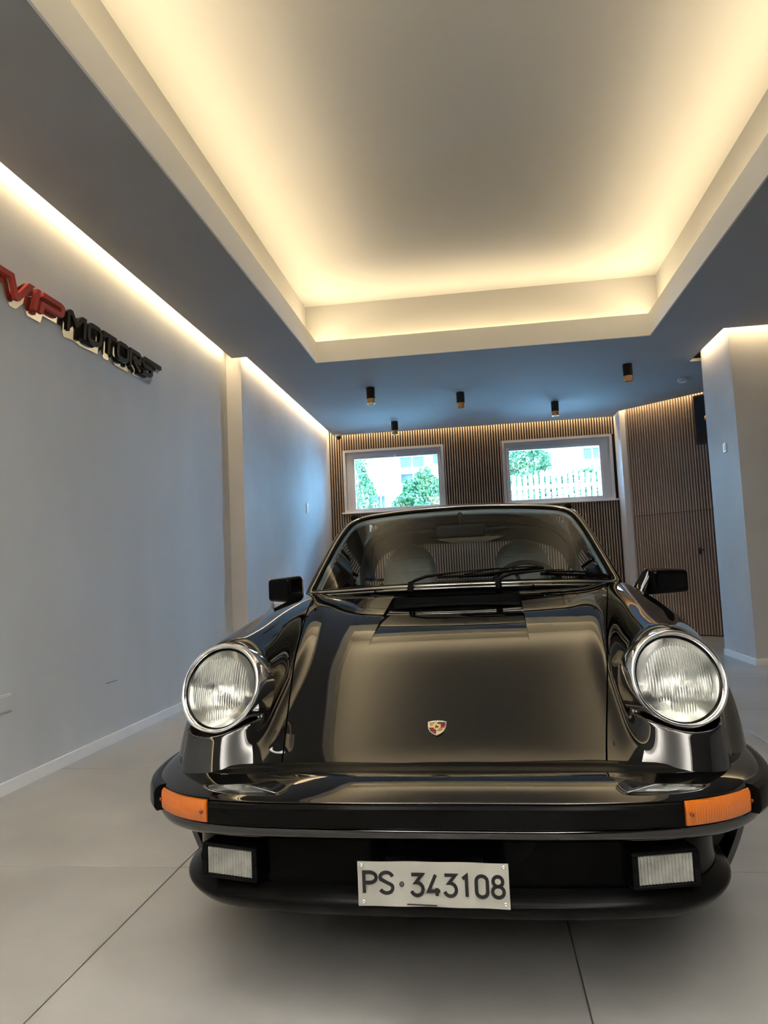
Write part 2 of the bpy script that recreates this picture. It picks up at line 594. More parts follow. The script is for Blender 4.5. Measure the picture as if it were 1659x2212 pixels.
# windows
for wi, (x0, x1, z0, z1, g) in enumerate(WINS):
    w = empty('window_%d' % (wi + 1), ((x0 + x1) / 2, WY, z0))
    tag(w, ('left' if wi == 0 else 'right') + ' white framed window high in the slatted wall', kind='structure')
    cx = (x0 + x1) / 2
    H = z1 - z0
    rv = MB()   # reveal lining
    t = .035
    rv.box((x0 - cx, .0, 0), (x0 - cx + t, .28, H)).box((x1 - cx - t, .0, 0), (x1 - cx, .28, H))
    rv.box((x0 - cx + t, .0, H - t), (x1 - cx - t, .28, H)).box((x0 - cx + t, .0, 0), (x1 - cx - t, .28, t))
    rv.build('window_lining', pvc_m, w)
    gx0, gx1, gz0, gz1 = g[0] - cx, g[1] - cx, g[2] - z0, g[3] - z0
    s_ = MB()
    fy0, fy1 = .03, .09
    s_.box((x0 - cx + t, fy0 + .02, t), (gx0 - .045, fy1 + .02, H - t)).box((gx1 + .045, fy0 + .02, t), (x1 - cx - t, fy1 + .02, H - t))
    s_.box((gx0 - .045, fy0 + .02, gz1 + .045), (gx1 + .045, fy1 + .02, H - t))
    s_.build('window_frame', pvc_m, w)
    q = MB()
    q.box((gx0 - .045, fy0, gz0 - .045), (gx0, fy1, gz1 + .045), bev=.004).box((gx1, fy0, gz0 - .045), (gx1 + .045, fy1, gz1 + .045), bev=.004)
    q.box((gx0, fy0, gz1), (gx1, fy1, gz1 + .045), bev=.004).box((gx0, fy0, gz0 - .045), (gx1, fy1, gz0), bev=.004)
    q.build('window_sash', pvc_m, w)
    MB().box((gx0, .055, gz0), (gx1, .065, gz1)).build('glass_pane', pane_m, w)
    MB().box((x0 - cx - .03, -.05, -.022), (x1 - cx + .03, .1, 0), bev=.004).build('window_sill', white_m, w)
    if wi == 0:
        MB().box(((gx0 + gx1) / 2 - .012, .005, gz1 + .008), ((gx0 + gx1) / 2 + .012, fy0, gz1 + .04), bev=.003).build('window_handle', plastic_m, w)

# ================================================================== CEILING AND WALL FITTINGS
SP = [(-1.052, 7.507), (-0.103, 8.008), (1.024, 8.827), (1.593, 7.359), (-1.005, 9.327)]
SPL = ['black ceiling spotlight nearest the left window side, front of the left pair',
       'black ceiling spotlight in the middle of the front row, above the gap between windows',
       'black ceiling spotlight hanging just in front of the right window',
       'black ceiling spotlight with brass ring nearest the pillar on the right',
       'smallest and farthest black ceiling spotlight, above the left window']
for (x, y), lb in zip(SP, SPL):
    t = empty('ceiling_spotlight', (x, y, SOF))
    tag(t, lb, 'ceiling light', 'cylinder spotlights on the far ceiling')
    MB().lathe([(.0, 0), (.046, 0), (.046, -.002), (.046, -.118), (.044, -.12), (.0, -.12)], 32).build('lamp_body', lampblack_m, t, autosmooth=40)
    MB().lathe([(.0, -.12), (.043, -.12), (.043, -.172), (.041, -.175), (.035, -.175), (.033, -.160)], 32).build('brass_ring', brass_m, t, autosmooth=40)
    MB().lathe([(.033, -.162), (.0, -.166)], 24).build('lens', lamp_lens_m, t, smooth=True)
sd = empty('smoke_detector', (2.34, 8.149, SOF))
tag(sd, 'white smoke detector on the ceiling near the pillar', 'smoke detector')
MB().lathe([(0, 0), (.055, 0), (.057, -.008), (.055, -.020), (0, -.022)], 32).build('base', plastic_m, sd, autosmooth=40)
MB().lathe([(0, -.022), (.045, -.022), (.043, -.036), (.02, -.042), (0, -.042)], 32).build('cover', plastic_m, sd, autosmooth=40)
cc = empty('security_camera', (-1.88, 9.93, SOF))
tag(cc, 'small dome security camera in the far left ceiling corner', 'camera')
MB().lathe([(0, 0), (.05, 0), (.05, -.02), (.045, -.03), (0, -.03)], 24).build('base', plastic_m, cc, autosmooth=40)
MB().lathe([(.036, -.03), (.036, -.045), (.028, -.065), (.012, -.075), (0, -.077)], 24).build('dome', lampblack_m, cc, smooth=True)


def plate_on_wall(name, label, cat, M, w, h, d=.012, parts=True, bodym=plastic_m):
    t = empty(name)
    t.matrix_world = M
    tag(t, label, cat)
    MB().box((-w / 2, -d, -h / 2), (w / 2, 0, h / 2), bev=.003).build('cover_plate', bodym, t)
    if parts:
        MB().box((-w * .28, -d - .004, -h * .3), (w * .28, -d + .002, h * .3), bev=.0015).build('rocker', bodym, t)
    return t


plate_on_wall('light_switch', 'small white switch plate on the pale far left wall', 'switch',
              Matrix.Translation((-2.05, 8.57, 1.752)) @ Matrix.Rotation(PI / 2, 4, 'Z'), .085, .12)
plate_on_wall('wall_thermostat', 'small white thermostat on the left face of the pillar', 'thermostat',
              Matrix.Translation((2.30, 6.87, 1.93)) @ Matrix.Rotation(-PI / 2, 4, 'Z'), .07, .085)
hb = plate_on_wall('wall_hatch', 'flush grey access hatch low on the left wall at the picture edge', 'hatch',
                   Matrix.Translation((XL, 2.87, .407)) @ Matrix.Rotation(PI / 2, 4, 'Z'),   .52, .082, .011, False, plaster)
MB().box((-.25, -.014, -.034), (.25, -.006, .034), bev=.002).build('hatch_door', plaster, hb)
# low white cabinet against the far left wall
cbn = empty('low_cabinet', (-2.035, 7.6, 0))
tag(cbn, 'low white cabinet against the far left wall, mostly behind the car', 'cabinet')
MB().box((0, -.62, .03), (.30, .62, .66)).build('body', white_m, cbn)
MB().box((-.0, -.64, .66), (.32, .64, .685), bev=.003).build('top_panel', white_m, cbn)
MB().box((.02, -.6, 0), (.28, .6, .03)).build('plinth', white_m, cbn)
for yy in (-.31, .31):
    dr = MB().box((.302, yy - .303, .04), (.318, yy + .303, .65), bev=.002).build('door', white_m, cbn)
    MB().box((.318, yy + (.25 if yy < 0 else -.27), .32), (.335, yy + (.27 if yy < 0 else -.25), .44), bev=.003).build('handle', screw_m, dr)
# black display on the slanting wall
tv = empty('wall_display', (0, 0, 0))
tv.matrix_world = Matrix.Translation((DG0[0], DG0[1], 0)) @ Matrix.Rotation(drz, 4, 'Z')
tag(tv, 'dark framed wall panel high on the slanting slatted wall beside the pillar', 'wall panel')
MB().box((.995, -.045, 2.30), (1.60, -.002, 2.90), bev=.004).build('frame', lampblack_m, tv)
MB().box((1.02, -.048, 2.325), (1.575, -.044, 2.875)).build('screen', mat('dark_screen', (0.008, 0.012, 0.02), 0.15), tv)
MB().lathe([(0, 0), (.03, .003), (.036, .012), (.03, .02), (0, .024)], 20, Matrix.Translation((1.16, -.05, 2.60)) @ Matrix.Rotation(PI / 2, 4, 'X')).build('copper_knob', brass_m, tv, smooth=True)
hd = empty('door_handle', (0, 0, 0))
hd.matrix_world = Matrix.Translation((DG0[0], DG0[1], 0)) @ Matrix.Rotation(drz, 4, 'Z')
tag(hd, 'small black handle of the hidden door in the slanting slatted wall', 'door handle')
MB().box((.905, -.012, .98), (.93, .0, 1.06), bev=.002).build('escutcheon', lampblack_m, hd)
MB().tube([(.918, -.01, 1.03), (.918, -.045, 1.03), (.93, -.05, 1.03), (.99, -.05, 1.03)], .007, 8).build('lever', lampblack_m, hd, smooth=True)
# faint scuff on the left wall
sc_ = MB().box((XL, 4.0, .352), (XL + .0006, 4.13, .357)).build('scuff', mat('scuff_grey', (0.22, 0.22, 0.22), .8), wall_left)

# ================================================================== SIGN on the left wall
sg = empty('wall_sign', (XL, 0, 0))
tag(sg, 'raised red and black lettering on clear mirrored backing on left wall', 'sign')
MS = Matrix(((0, 0, 1, 0), (1, 0, 0, 0), (0, 1, 0, 0), (0, 0, 0, 1)))   # (a=y, b=z, depth=x)
D0, D1 = .022, .042
Zb, Zt = 2.322, 2.446
# V with its long leading bar
MB().prism([(2.50, 2.418), (3.083, 2.418), (3.119, 2.325), (3.149, 2.325), (3.272, 2.446), (3.224, 2.446), (3.138, 2.358), (3.107, 2.446), (2.50, 2.446)][::-1], D0, D1, MS).build('letter_v', red_m, sg, fix=True)
MB().prism([(3.293, 2.444), (3.323, 2.444), (3.285, 2.328), (3.255, 2.328)], D0, D1, MS).build('letter_i', red_m, sg, fix=True)
pp = [(3.347, 2.446), (3.505, 2.446), (3.532, 2.438), (3.541, 2.425), (3.530, 2.385), (3.515, 2.371), (3.490, 2.368), (3.354, 2.368), (3.339, 2.327), (3.306, 2.327),
      (3.328, 2.393), (3.495, 2.393), (3.503, 2.400), (3.504, 2.412), (3.497, 2.419), (3.338, 2.419)]
MB().prism(pp, D0, D1, MS).build('letter_p', red_m, sg, fix=True)


def sk(y):   # slant
    return [(p[0] + (p[1] - Zb) * .12, p[1]) for p in y]


w_ = .027
zt, zb = Zt - w_ / 2, Zb + w_ / 2


def roundrect(x0, x1, z0, z1, r):
    return (arc(x1 - r, z1 - r, r, r, 0, 90, 4) + arc(x0 + r, z1 - r, r, r, 90, 180, 4) + arc(x0 + r, z0 + r, r, r, 180, 270, 4) + arc(x1 - r, z0 + r, r, r, 270, 360, 4))


MB().stroke(sk([(3.568, Zb), (3.568, zt - .012), (3.58, zt), (3.596, zt), (3.645, Zb + .055), (3.705, zt), (3.73, zt), (3.732, Zb)]), w_, D0, D1, False, MS).build('letter_m', signblack_m, sg, fix=True)
MB().stroke(sk(roundrect(3.775, 3.905, zb, zt, .03)), w_, D0, D1, True, MS).build('letter_o', signblack_m, sg, fix=True)
MB().stroke(sk([(3.93, zt), (4.09, zt)]), w_, D0, D1, False, MS).stroke(sk([(4.0, zt - w_ / 2), (4.0, Zb)]), w_, D0, D1, False, MS).build('letter_t', signblack_m, sg, fix=True)
MB().stroke(sk(roundrect(4.11, 4.24, zb, zt, .03)), w_, D0, D1, True, MS).build('letter_o', signblack_m, sg, fix=True)
MB().stroke(sk([(4.275, Zb), (4.275, zt), (4.39, zt), (4.41, zt - .015), (4.41, zt - .035), (4.39, zt - .048), (4.30, zt - .048)]), w_, D0, D1, False, MS).stroke(
    sk([(4.32, zt - .06), (4.40, Zb)]), w_, D0, D1, False, MS).build('letter_r', signblack_m, sg, fix=True)
MB().stroke(sk([(4.72, zt), (4.47, zt), (4.45, zt - .014), (4.45, zt - .034), (4.47, zt - .05), (4.56, zt - .05), (4.58, zb + .034), (4.58, zb + .014), (4.56, zb), (4.45, zb)]),
            w_, D0, D1, False, MS).build('letter_s', signblack_m, sg, fix=True)
bp_pts_t = [(2.5, 2.462), (3.12, 2.462), (3.14, 2.40), (3.215, 2.462), (3.36, 2.462), (3.53, 2.462), (3.565, 2.45), (3.60, 2.462), (3.63, 2.455), (3.66, 2.42), (3.70, 2.458), (4.74, 2.462), (4.76, 2.44),
            (4.73, 2.415), (4.63, 2.41), (4.63, 2.34), (4.60, 2.305), (4.43, 2.305), (4.36, 2.30), (4.31, 2.33), (4.28, 2.30), (4.12, 2.303), (4.07, 2.34), (4.03, 2.305), (3.98, 2.305), (3.95, 2.35),
            (3.91, 2.308), (3.72, 2.30), (3.66, 2.31), (3.56, 2.30), (3.535, 2.352), (3.37, 2.35), (3.35, 2.305), (3.24, 2.305), (3.215, 2.36), (3.15, 2.305), (3.105, 2.305), (3.07, 2.345), (3.05, 2.395), (2.5, 2.395)]
MB().prism([(y + .012, z - .012) for y, z in bp_pts_t][::-1], .004, .010, MS).build('backing_plate', acrylic_m, sg, fix=True)
for y in (2.9, 3.28, 3.6, 3.95, 4.3, 4.6):
    MB().lathe([(.005, 0), (.005, .02)], 10, Matrix.Translation((0, y, 2.40)) @ Matrix.Rotation(PI / 2, 4, 'Y')).build('standoff', screw_m, sg, smooth=True)

# ================================================================== OUTSIDE THE WINDOWS
facade_m = mat('facade_cream', (0.80, 0.76, 0.68), .8)
leaf_m = noise_color(mat('leaf_green', rough=.5), (0.015, 0.055, 0.012), (0.045, 0.12, 0.025), 6, 2)
bark_m = mat('bark', (0.12, 0.08, 0.05), .9)
glassdark = mat('outdoor_window_glass', (0.012, 0.03, 0.035), .3)
ground = MB().box((-14, 10.5, 1.3), (14, 30, 1.5)).build('ground', mat('paving', (0.45, 0.43, 0.4), .9))
tag(ground, 'paved ground outside the high windows', kind='structure')
bd = empty('apartment_building', (0, 22, 1.5))
tag(bd, 'cream apartment building outside the windows with balcony', 'building')
FX = [(-2.28, -1.50, 2.62, 2.98), (-2.28, -1.45, 2.15, 2.45), (-3.05, -2.78, 1.05, 1.80), (3.30, 3.85, 2.55, 2.9), (-1.25, -.7, 2.7, 3.0), (-4.6, -3.9, 2.2, 3.0), (5, 6, 2.2, 3.2), (-.3, .5, 4.0, 5.0)]
wall = MB()
cuts_x = sorted({-7, 7} | {v for q in FX for v in q[:2]})
cuts_z = sorted({0, 7} | {v for q in FX for v in q[2:]})
for i in range(len(cuts_x) - 1):
    for j in range(len(cuts_z) - 1):
        mx, mz = (cuts_x[i] + cuts_x[i + 1]) / 2, (cuts_z[j] + cuts_z[j + 1]) / 2
        if not any(q[0] < mx < q[1] and q[2] < mz < q[3] for q in FX):
            wall.box((cuts_x[i], 0, cuts_z[j]), (cuts_x[i + 1], .3, cuts_z[j + 1]))
wall.build('wall', facade_m, bd)
for q in FX:
    wn_ = MB().box((q[0], .16, q[2]), (q[1], .2, q[3])).build('window', glassdark, bd)
    for k in (0, .5, 1):
        xx = q[0] + (q[1] - q[0]) * k
        MB().box((xx - .02, .12, q[2]), (xx + .02, .2, q[3])).build('mullion', pvc_m, wn_)
MB().box((-3.35, -1.5, 1.90), (-2.25, 0, 2.02)).build('balcony_slab', mat('balcony_ochre', (0.30, 0.17, 0.03), .8), bd)
MB().box((-3.35, -1.5, 2.02), (-2.25, -1.42, 2.75)).box((-3.35, -1.42, 2.02), (-3.27, 0, 2.75)).build('balcony_wall', facade_m, bd)
MB().box((-2.45, -.5, 0), (-2.25, 0, 1.9)).build('pillar', facade_m, bd)
MB().box((-2.4, -.35, 2.50), (-1.4, 0, 2.58)).build('ledge', facade_m, bd)


def bush(name, label, c, r, n, size, seed, group=None, trunk=True, cat='bush'):
    rng = np.random.default_rng(seed)
    t = empty(name, (c[0], c[1], 1.5))
    tag(t, label, cat, group)
    v, f = [], []
    d = rng.normal(size=(n, 3))
    d /= np.linalg.norm(d, axis=1)[:, None]
    rad = rng.uniform(.55, 1.0, n) ** .6
    lump = 1 + .18 * np.sin(d[:, 0] * 7 + seed) * np.cos(d[:, 2] * 6)
    P = d * np.array(r) * (rad * lump)[:, None] + np.array([0, 0, c[2] - 1.5])
    P[:, 2] = np.maximum(P[:, 2], .03)
    for p in P:
        a = rng.normal(size=3)
        a /= np.linalg.norm(a)
        b = np.cross(a, rng.normal(size=3))
        b /= np.linalg.norm(b)
        s = size * rng.uniform(.6, 1.2)
        k = len(v)
        v += [p - a * s, p + b * s * .45, p + a * s, p - b * s * .45]
        f.append((k, k + 1, k + 2, k + 3))
    o = mk('foliage', v, f, leaf_m, t)
    tag(o, kind='stuff')
    tb = MB()
    for k in range(5):
        a = k * 1.3 + seed
        tb.tube([(0.02 * k, 0, 0), (r[0] * .25 * math.cos(a), r[1] * .25 * math.sin(a), (c[2] - 1.5) * .6), (r[0] * .55 * math.cos(a), r[1] * .5 * math.sin(a), c[2] - 1.5 + r[2] * .4)], [.03, .02, .008], 6)
    tb.build('stem', bark_m, t, smooth=True)
    return t


bush('garden_bush', 'dense round green bush seen at the lower right of the left window', (-1.02, 14.2, 2.15), (.62, .5, .75), 12000, .042, 1)
bush('garden_shrub', 'loose leafy shrub at the left edge of the left window', (-2.45, 14.0, 2.4), (.5, .4, 1.1), 6000, .04, 2, cat='shrub')
bush('garden_tree', 'green tree crown behind the fence at upper left of the right window', (.95, 15.6, 3.15), (.75, .5, .5), 7000, .04, 3, cat='tree')
bush('hedge_bush', 'low green hedge growing behind the white picket fence', (1.7, 14.3, 2.05), (1.7, .4, .75), 14000, .045, 5, cat='hedge')
fe = empty('picket_fence', (0, 13, 1.5))
tag(fe, 'white picket fence outside the right window', 'fence')
pk = None
for k in range(34):
    x = -.1 + k * .1
    hgt = 1.12 + .06 * math.sin(k * .5)
    if pk is None:
        pk = MB().prism([(-.032, 0), (.032, 0), (.032, .95), (0, 1.0), (-.032, .95)], -.01, .01, Matrix.Rotation(PI / 2, 4, 'X')).build('picket', white_m, fe, fix=True)
        pk.location = (x, 0, 0)
        pk.scale = (1, 1, hgt)
        pkm = pk.data
    else:
        share('picket', pkm, fe, (x, 0, 0), 0, (1, 1, hgt))
for z in (.25, .8):
    MB().box((-.2, .012, z), (3.4, .04, z + .06)).build('rail', white_m, fe)
# ================================================================== CAR
CX0, CY0, CYAW = -0.12, 1.47, math.radians(-1.1)
car = empty('convertible_car', (CX0, CY0, 0), CYAW)
tag(car, 'glossy black classic sports car with round headlamps facing the viewer', 'car')


def spline(pts):
    x = np.array([p[0] for p in pts], float)
    y = np.array([p[1] for p in pts], float)
    n = len(x)
    h = np.diff(x)
    A = np.eye(n)
    r = np.zeros(n)
    for i in range(1, n - 1):
        A[i, i - 1], A[i, i], A[i, i + 1] = h[i - 1], 2 * (h[i - 1] + h[i]), h[i]
        r[i] = 6 * ((y[i + 1] - y[i]) / h[i] - (y[i] - y[i - 1]) / h[i - 1])
    m = np.linalg.solve(A, r)

    def f(t):
        t = np.clip(t, x[0], x[-1])
        i = np.clip(np.searchsorted(x, t) - 1, 0, n - 2)
        a, b = x[i + 1] - t, t - x[i]
        hh = h[i]
        return (m[i] * a ** 3 + m[i + 1] * b ** 3) / (6 * hh) + (y[i] / hh - m[i] * hh / 6) * a + (y[i + 1] / hh - m[i + 1] * hh / 6) * b
    g = np.arange(x[0], x[-1] + .002, .001)
    tab = f(g)
    return lambda t: np.interp(t, g, tab)


Pz = spline([(.08, .36), (.12, .425), (.165, .475), (.20, .503), (.28, .549), (.42, .611), (.60, .676), (.75, .717), (.90, .752), (1.05, .783), (1.20, .811), (1.35, .837),
             (1.5, .852), (1.7, .862), (2.2, .868), (2.8, .885), (3.2, .875), (3.6, .80), (3.95, .68), (4.18, .55), (4.3, .40)])
Bx = spline([(0, .10), (.4, .09), (.8, .03), (1.3, .02), (1.6, .04), (2.6, .06), (3.4, .12), (4.3, .2)])
ZC = spline([(.2, .745), (.3, .757), (.37, .765), (.5, .774), (.7, .788), (.9, .806), (1.1, .822), (1.3, .834), (1.6, .838), (2.4, .840), (3.0, .845), (3.4, .80), (3.8, .69), (4.1, .56), (4.3, .45)])
XC = spline([(.2, .565), (.5, .566), (.7, .575), (.9, .59), (1.1, .605), (1.3, .62), (1.7, .63), (2.4, .64), (3.0, .66), (3.5, .63), (4.3, .50)])
WI = spline([(.2, .112), (.4, .115), (.65, .122), (.9, .13), (1.3, .15), (2, .2), (3, .22), (4.3, .2)])
WO = spline([(.2, .108), (.35, .114), (.5, .145), (.7, .172), (.9, .185), (1.3, .165), (1.8, .15), (2.5, .15), (3.0, .165), (3.6, .14), (4.3, .12)])
HZ = spline([(.2, .11), (.4, .125), (.5, .145), (.7, .17), (.9, .20), (1.3, .22), (2, .22), (3, .25), (4.3, .2)])
WY_ = spline([(.1, .60), (.2, .662), (.33, .706), (.45, .744), (.6, .775), (.93, .79), (1.3, .775), (1.8, .775), (2.4, .78), (3.0, .82), (3.4, .825), (3.8, .76), (4.1, .64), (4.3, .45)])
SZ = spline([(.1, -.10), (.17, -.06), (.3, -.012), (.42, 0), (.6, -.012), (.75, -.045), (.95, -.11)])


def smin(a, b, k):
    h = np.maximum(k - np.abs(a - b), 0) / k
    return np.minimum(a, b) - h * h * h * k / 6


def smax(a, b, k):
    return -smin(-a, -b, k)


HC = np.array([.567, .33, .652])          # headlamp centre
TH, PH = math.radians(20), math.radians(12)
HN = np.array([math.sin(PH), -math.cos(PH) * math.cos(TH), math.sin(TH)])
HN /= np.linalg.norm(HN)


def body(x, y, z):
    x = np.abs(x)
    ym = y - .22 * x * x
    hood = (z - Pz(ym) + Bx(y) * x * x) * .88
    xc, zc, hz = XC(y), ZC(y), HZ(y)
    dx = x - xc
    w = WI(y) + (WO(y) - WI(y)) * .5 * (1 + np.tanh(dx / .05))
    dz = z - (zc - hz)
    dzp = .5 * (dz + np.sqrt(dz * dz + .0004))
    q = np.sqrt((dx / w) ** 2 + (dzp / hz) ** 2)
    tube = (q - 1) * np.minimum(w, hz) * .95
    xo = np.maximum(x - .55, 0)
    xi = np.maximum(.50 - x, 0)
    yf = .311 + .6 * (z - .652) + 2.4 * (x - .555) ** 2
    tube = smax(tube, yf - y, .08)
    d = smin(hood, tube, .075)
    side = (x - WY_(y) - SZ(z))
    d = smax(d, side, .07 + .11 / (1 + np.exp((y - .55) * 18)))
    # headlamp well
    rx, ry, rz = x - HC[0], y - HC[1], z - HC[2]
    s = rx * HN[0] + ry * HN[1] + rz * HN[2]
    r = np.sqrt(np.maximum(rx * rx + ry * ry + rz * rz - s * s, 1e-9))
    well = smax(r - .1265, -.045 - s, .012)
    d = smax(d, -well, .016)
    # rear end
    d = smax(d, y - 4.27 + .25 * x * x, .08)
    return d


def grad(p, h=.0012):
    g = np.empty_like(p)
    for i in range(3):
        e = np.zeros(3)
        e[i] = h
        a = p + e
        b = p - e
        g[:, i] = (body(a[:, 0], a[:, 1], a[:, 2]) - body(b[:, 0], b[:, 1], b[:, 2])) / (2 * h)
    return g


def project(p, it=4, lim=.004):
    for _ in range(it):
        f = body(p[:, 0], p[:, 1], p[:, 2])
        g = grad(p)
        st = g * (f / np.maximum((g * g).sum(1), .05))[:, None]
        L = np.linalg.norm(st, axis=1)
        st *= np.minimum(1, lim / np.maximum(L, 1e-9))[:, None]
        p = p - st
    return p


def surface_net(xs, ys, zs):
    X, Y, Z = np.meshgrid(xs, ys, zs, indexing='ij')
    V = body(X, Y, Z)
    S = V < 0
    nx, ny, nz = S.shape
    c = np.zeros((nx - 1, ny - 1, nz - 1), np.int8)
    for a in (0, 1):
        for b in (0, 1):
            for d in (0, 1):
                c += S[a:nx - 1 + a, b:ny - 1 + b, d:nz - 1 + d]
    mix = (c > 0) & (c < 8)
    idx = -np.ones(mix.shape, np.int64)
    I = np.argwhere(mix)
    idx[mix] = np.arange(len(I))
    P = np.stack([(xs[I[:, 0]] + xs[I[:, 0] + 1]) / 2, (ys[I[:, 1]] + ys[I[:, 1] + 1]) / 2, (zs[I[:, 2]] + zs[I[:, 2] + 1]) / 2], 1)
    # edge-crossing average
    acc = np.zeros((len(I), 3))
    cnt = np.zeros(len(I))
    G = (xs, ys, zs)
    for ax in range(3):
        o1, o2 = [q for q in range(3) if q != ax]
        for a in (0, 1):
            for b in (0, 1):
                i0 = I.copy()
                i0[:, o1] += a
                i0[:, o2] += b
                i1 = i0.copy()
                i1[:, ax] += 1
                v0 = V[i0[:, 0], i0[:, 1], i0[:, 2]]
                v1 = V[i1[:, 0], i1[:, 1], i1[:, 2]]
                k = (v0 < 0) != (v1 < 0)
                t = np.where(k, v0 / np.where(k, v0 - v1, 1), 0)
                q = np.empty((len(I), 3))
                q[:, ax] = G[ax][i0[:, ax]] * (1 - t) + G[ax][i1[:, ax]] * t
                q[:, o1] = G[o1][i0[:, o1]]
                q[:, o2] = G[o2][i0[:, o2]]
                acc[k] += q[k]
                cnt[k] += 1
    P = acc / np.maximum(cnt, 1)[:, None]
    P = project(P, 4)
    F = []
    for ax in range(3):
        o1, o2 = [(1, 2), (2, 0), (0, 1)][ax]
        sl0 = [slice(None)] * 3
        sl1 = [slice(None)] * 3
        sl0[ax] = slice(0, -1)
        sl1[ax] = slice(1, None)
        ch = S[tuple(sl0)] != S[tuple(sl1)]
        E = np.argwhere(ch)
        ok = (E[:, o1] > 0) & (E[:, o2] > 0) & (E[:, o1] < S.shape[o1] - 1) & (E[:, o2] < S.shape[o2] - 1)
        E = E[ok]
        q = []
        for (a, b) in ((-1, -1), (0, -1), (0, 0), (-1, 0)):
            k = E.copy()
            k[:, o1] += a
            k[:, o2] += b
            q.append(idx[k[:, 0], k[:, 1], k[:, 2]])
        q = np.stack(q, 1)
        ins = S[E[:, 0], E[:, 1], E[:, 2]]
        q[~ins] = q[~ins][:, ::-1]
        F.append(q)
    return P, np.concatenate(F)


st_f, st_r = .0065, .022
ys_ = np.concatenate([np.arange(.13, .80, st_f), np.arange(.80, 1.66, .011), np.arange(1.67, 4.34, st_r)])
xs_ = np.arange(-.0065, .86, .0072)
zs_ = np.concatenate([np.arange(.155, .50, .012), np.arange(.50, .93, .0065)])
BV, BF = surface_net(xs_, ys_, zs_)
BN = grad(BV)
BN /= np.linalg.norm(BN, axis=1)[:, None]


def clip_panel(fields, name, m, parent, mirror=False, both=False, flange=.012, dx0=False):
    """cut one panel out of the body surface: keep where every field > 0"""
    V = BV
    vals = [f(V[:, 0], V[:, 1], V[:, 2]) for f in fields]
    mn = np.min(np.stack(vals), 0)
    # candidate faces
    allneg = np.zeros(len(BF), bool)
    for q in vals:
        allneg |= (q[BF] <= 0).all(1)
    cand = BF[~allneg]
    good = (mn[cand] > 0).all(1)
    polys = [tuple(q) for q in cand[~good]]
    verts = [V]
    extra = []
    allv = vals
    base = len(V)
    pos = {}

    def getp(i):
        return V[i] if i < base else extra[i - base]
    for k, f in enumerate(fields):
        val = allv[k]
        ev = [float(f(np.array([p[0]]), np.array([p[1]]), np.array([p[2]]))[0]) for p in extra]

        def gv(i):
            return val[i] if i < base else ev[i - base]
        cache = {}
        out = []
        for q in polys:
            g = [gv(i) for i in q]
            if min(g) > 0:
                out.append(q)
                continue
            if max(g) <= 0:
                continue
            r = []
            n = len(q)
            for a in range(n):
                i, j = q[a], q[(a + 1) % n]
                gi, gj = g[a], g[(a + 1) % n]
                if gi > 0:
                    r.append(i)
                if (gi > 0) != (gj > 0):
                    key = (i, j) if i < j else (j, i)
                    if key not in cache:
                        t = gi / (gi - gj)
                        extra.append(getp(i) * (1 - t) + getp(j) * t)
                        ev.append(0.0)
                        cache[key] = base + len(extra) - 1
                    r.append(cache[key])
            if len(r) >= 3:
                out.append(tuple(r))
        polys = out
    faces = [tuple(q) for q in cand[good]] + polys
    A = np.concatenate([V, np.array(extra)]) if extra else V
    used = sorted({i for f_ in faces for i in f_})
    mp = {u: i for i, u in enumerate(used)}
    A = A[used]
    ex = np.array([u >= base for u in used])
    if ex.any():
        A[ex] = project(A[ex], 2, .002)
    faces = [tuple(mp[i] for i in f_) for f_ in faces]
    N = grad(A)
    N /= np.linalg.norm(N, axis=1)[:, None]
    # flange along the cut edges
    if flange:
        ec = {}
        for f_ in faces:
            for a in range(len(f_)):
                i, j = f_[a], f_[(a + 1) % len(f_)]
                k = (min(i, j), max(i, j))
                ec[k] = None if k in ec else (i, j)
        nv, nf, nn = [], [], []
        k0 = len(A)
        for k, e in ec.items():
            if e is None:
                continue
            i, j = e
            if both and abs(A[i][0]) < .002 and abs(A[j][0]) < .002:
                continue
            p, q = A[i], A[j]
            t = q - p
            L = np.linalg.norm(t)
            if L < 1e-7:
                continue
            nrm = np.cross(t / L, (N[i] + N[j]) / 2)
            nrm /= max(np.linalg.norm(nrm), 1e-9)
            nv += [p, q, q - N[j] * flange, p - N[i] * flange]
            nn += [nrm] * 4
            b_ = k0 + len(nv) - 4
            nf.append((b_ + 1, b_, b_ + 3, b_ + 2))
        A = np.concatenate([A, np.array(nv)]) if nv else A
        N = np.concatenate([N, np.array(nn)]) if nv else N
        faces = faces + nf
    mm = np.array([-1, 1, 1])
    outs = []
    if both:
        n = len(A)
        A2 = np.concatenate([A, A * mm])
        N2 = np.concatenate([N, N * mm])
        F2 = faces + [tuple(i + n for i in f_[::-1]) for f_ in faces]
        return [mk(name, A2, F2, m, parent, normals=N2)]
    outs.append(mk(name, A, faces, m, parent, normals=N))
    if mirror:
        outs.append(mk(name, A * mm, [f_[::-1] for f_ in faces], m, parent, normals=N * mm))
    return outs


he = spline([(.1, .355), (.2, .370), (.45, .417), (.65, .453), (.9, .495), (1.1, .53), (1.3, .562), (1.45, .585)])


def hr(x):
    return 1.10 + .74 * x * x


def wsb(x):
    return 1.385 + .48 * x * x


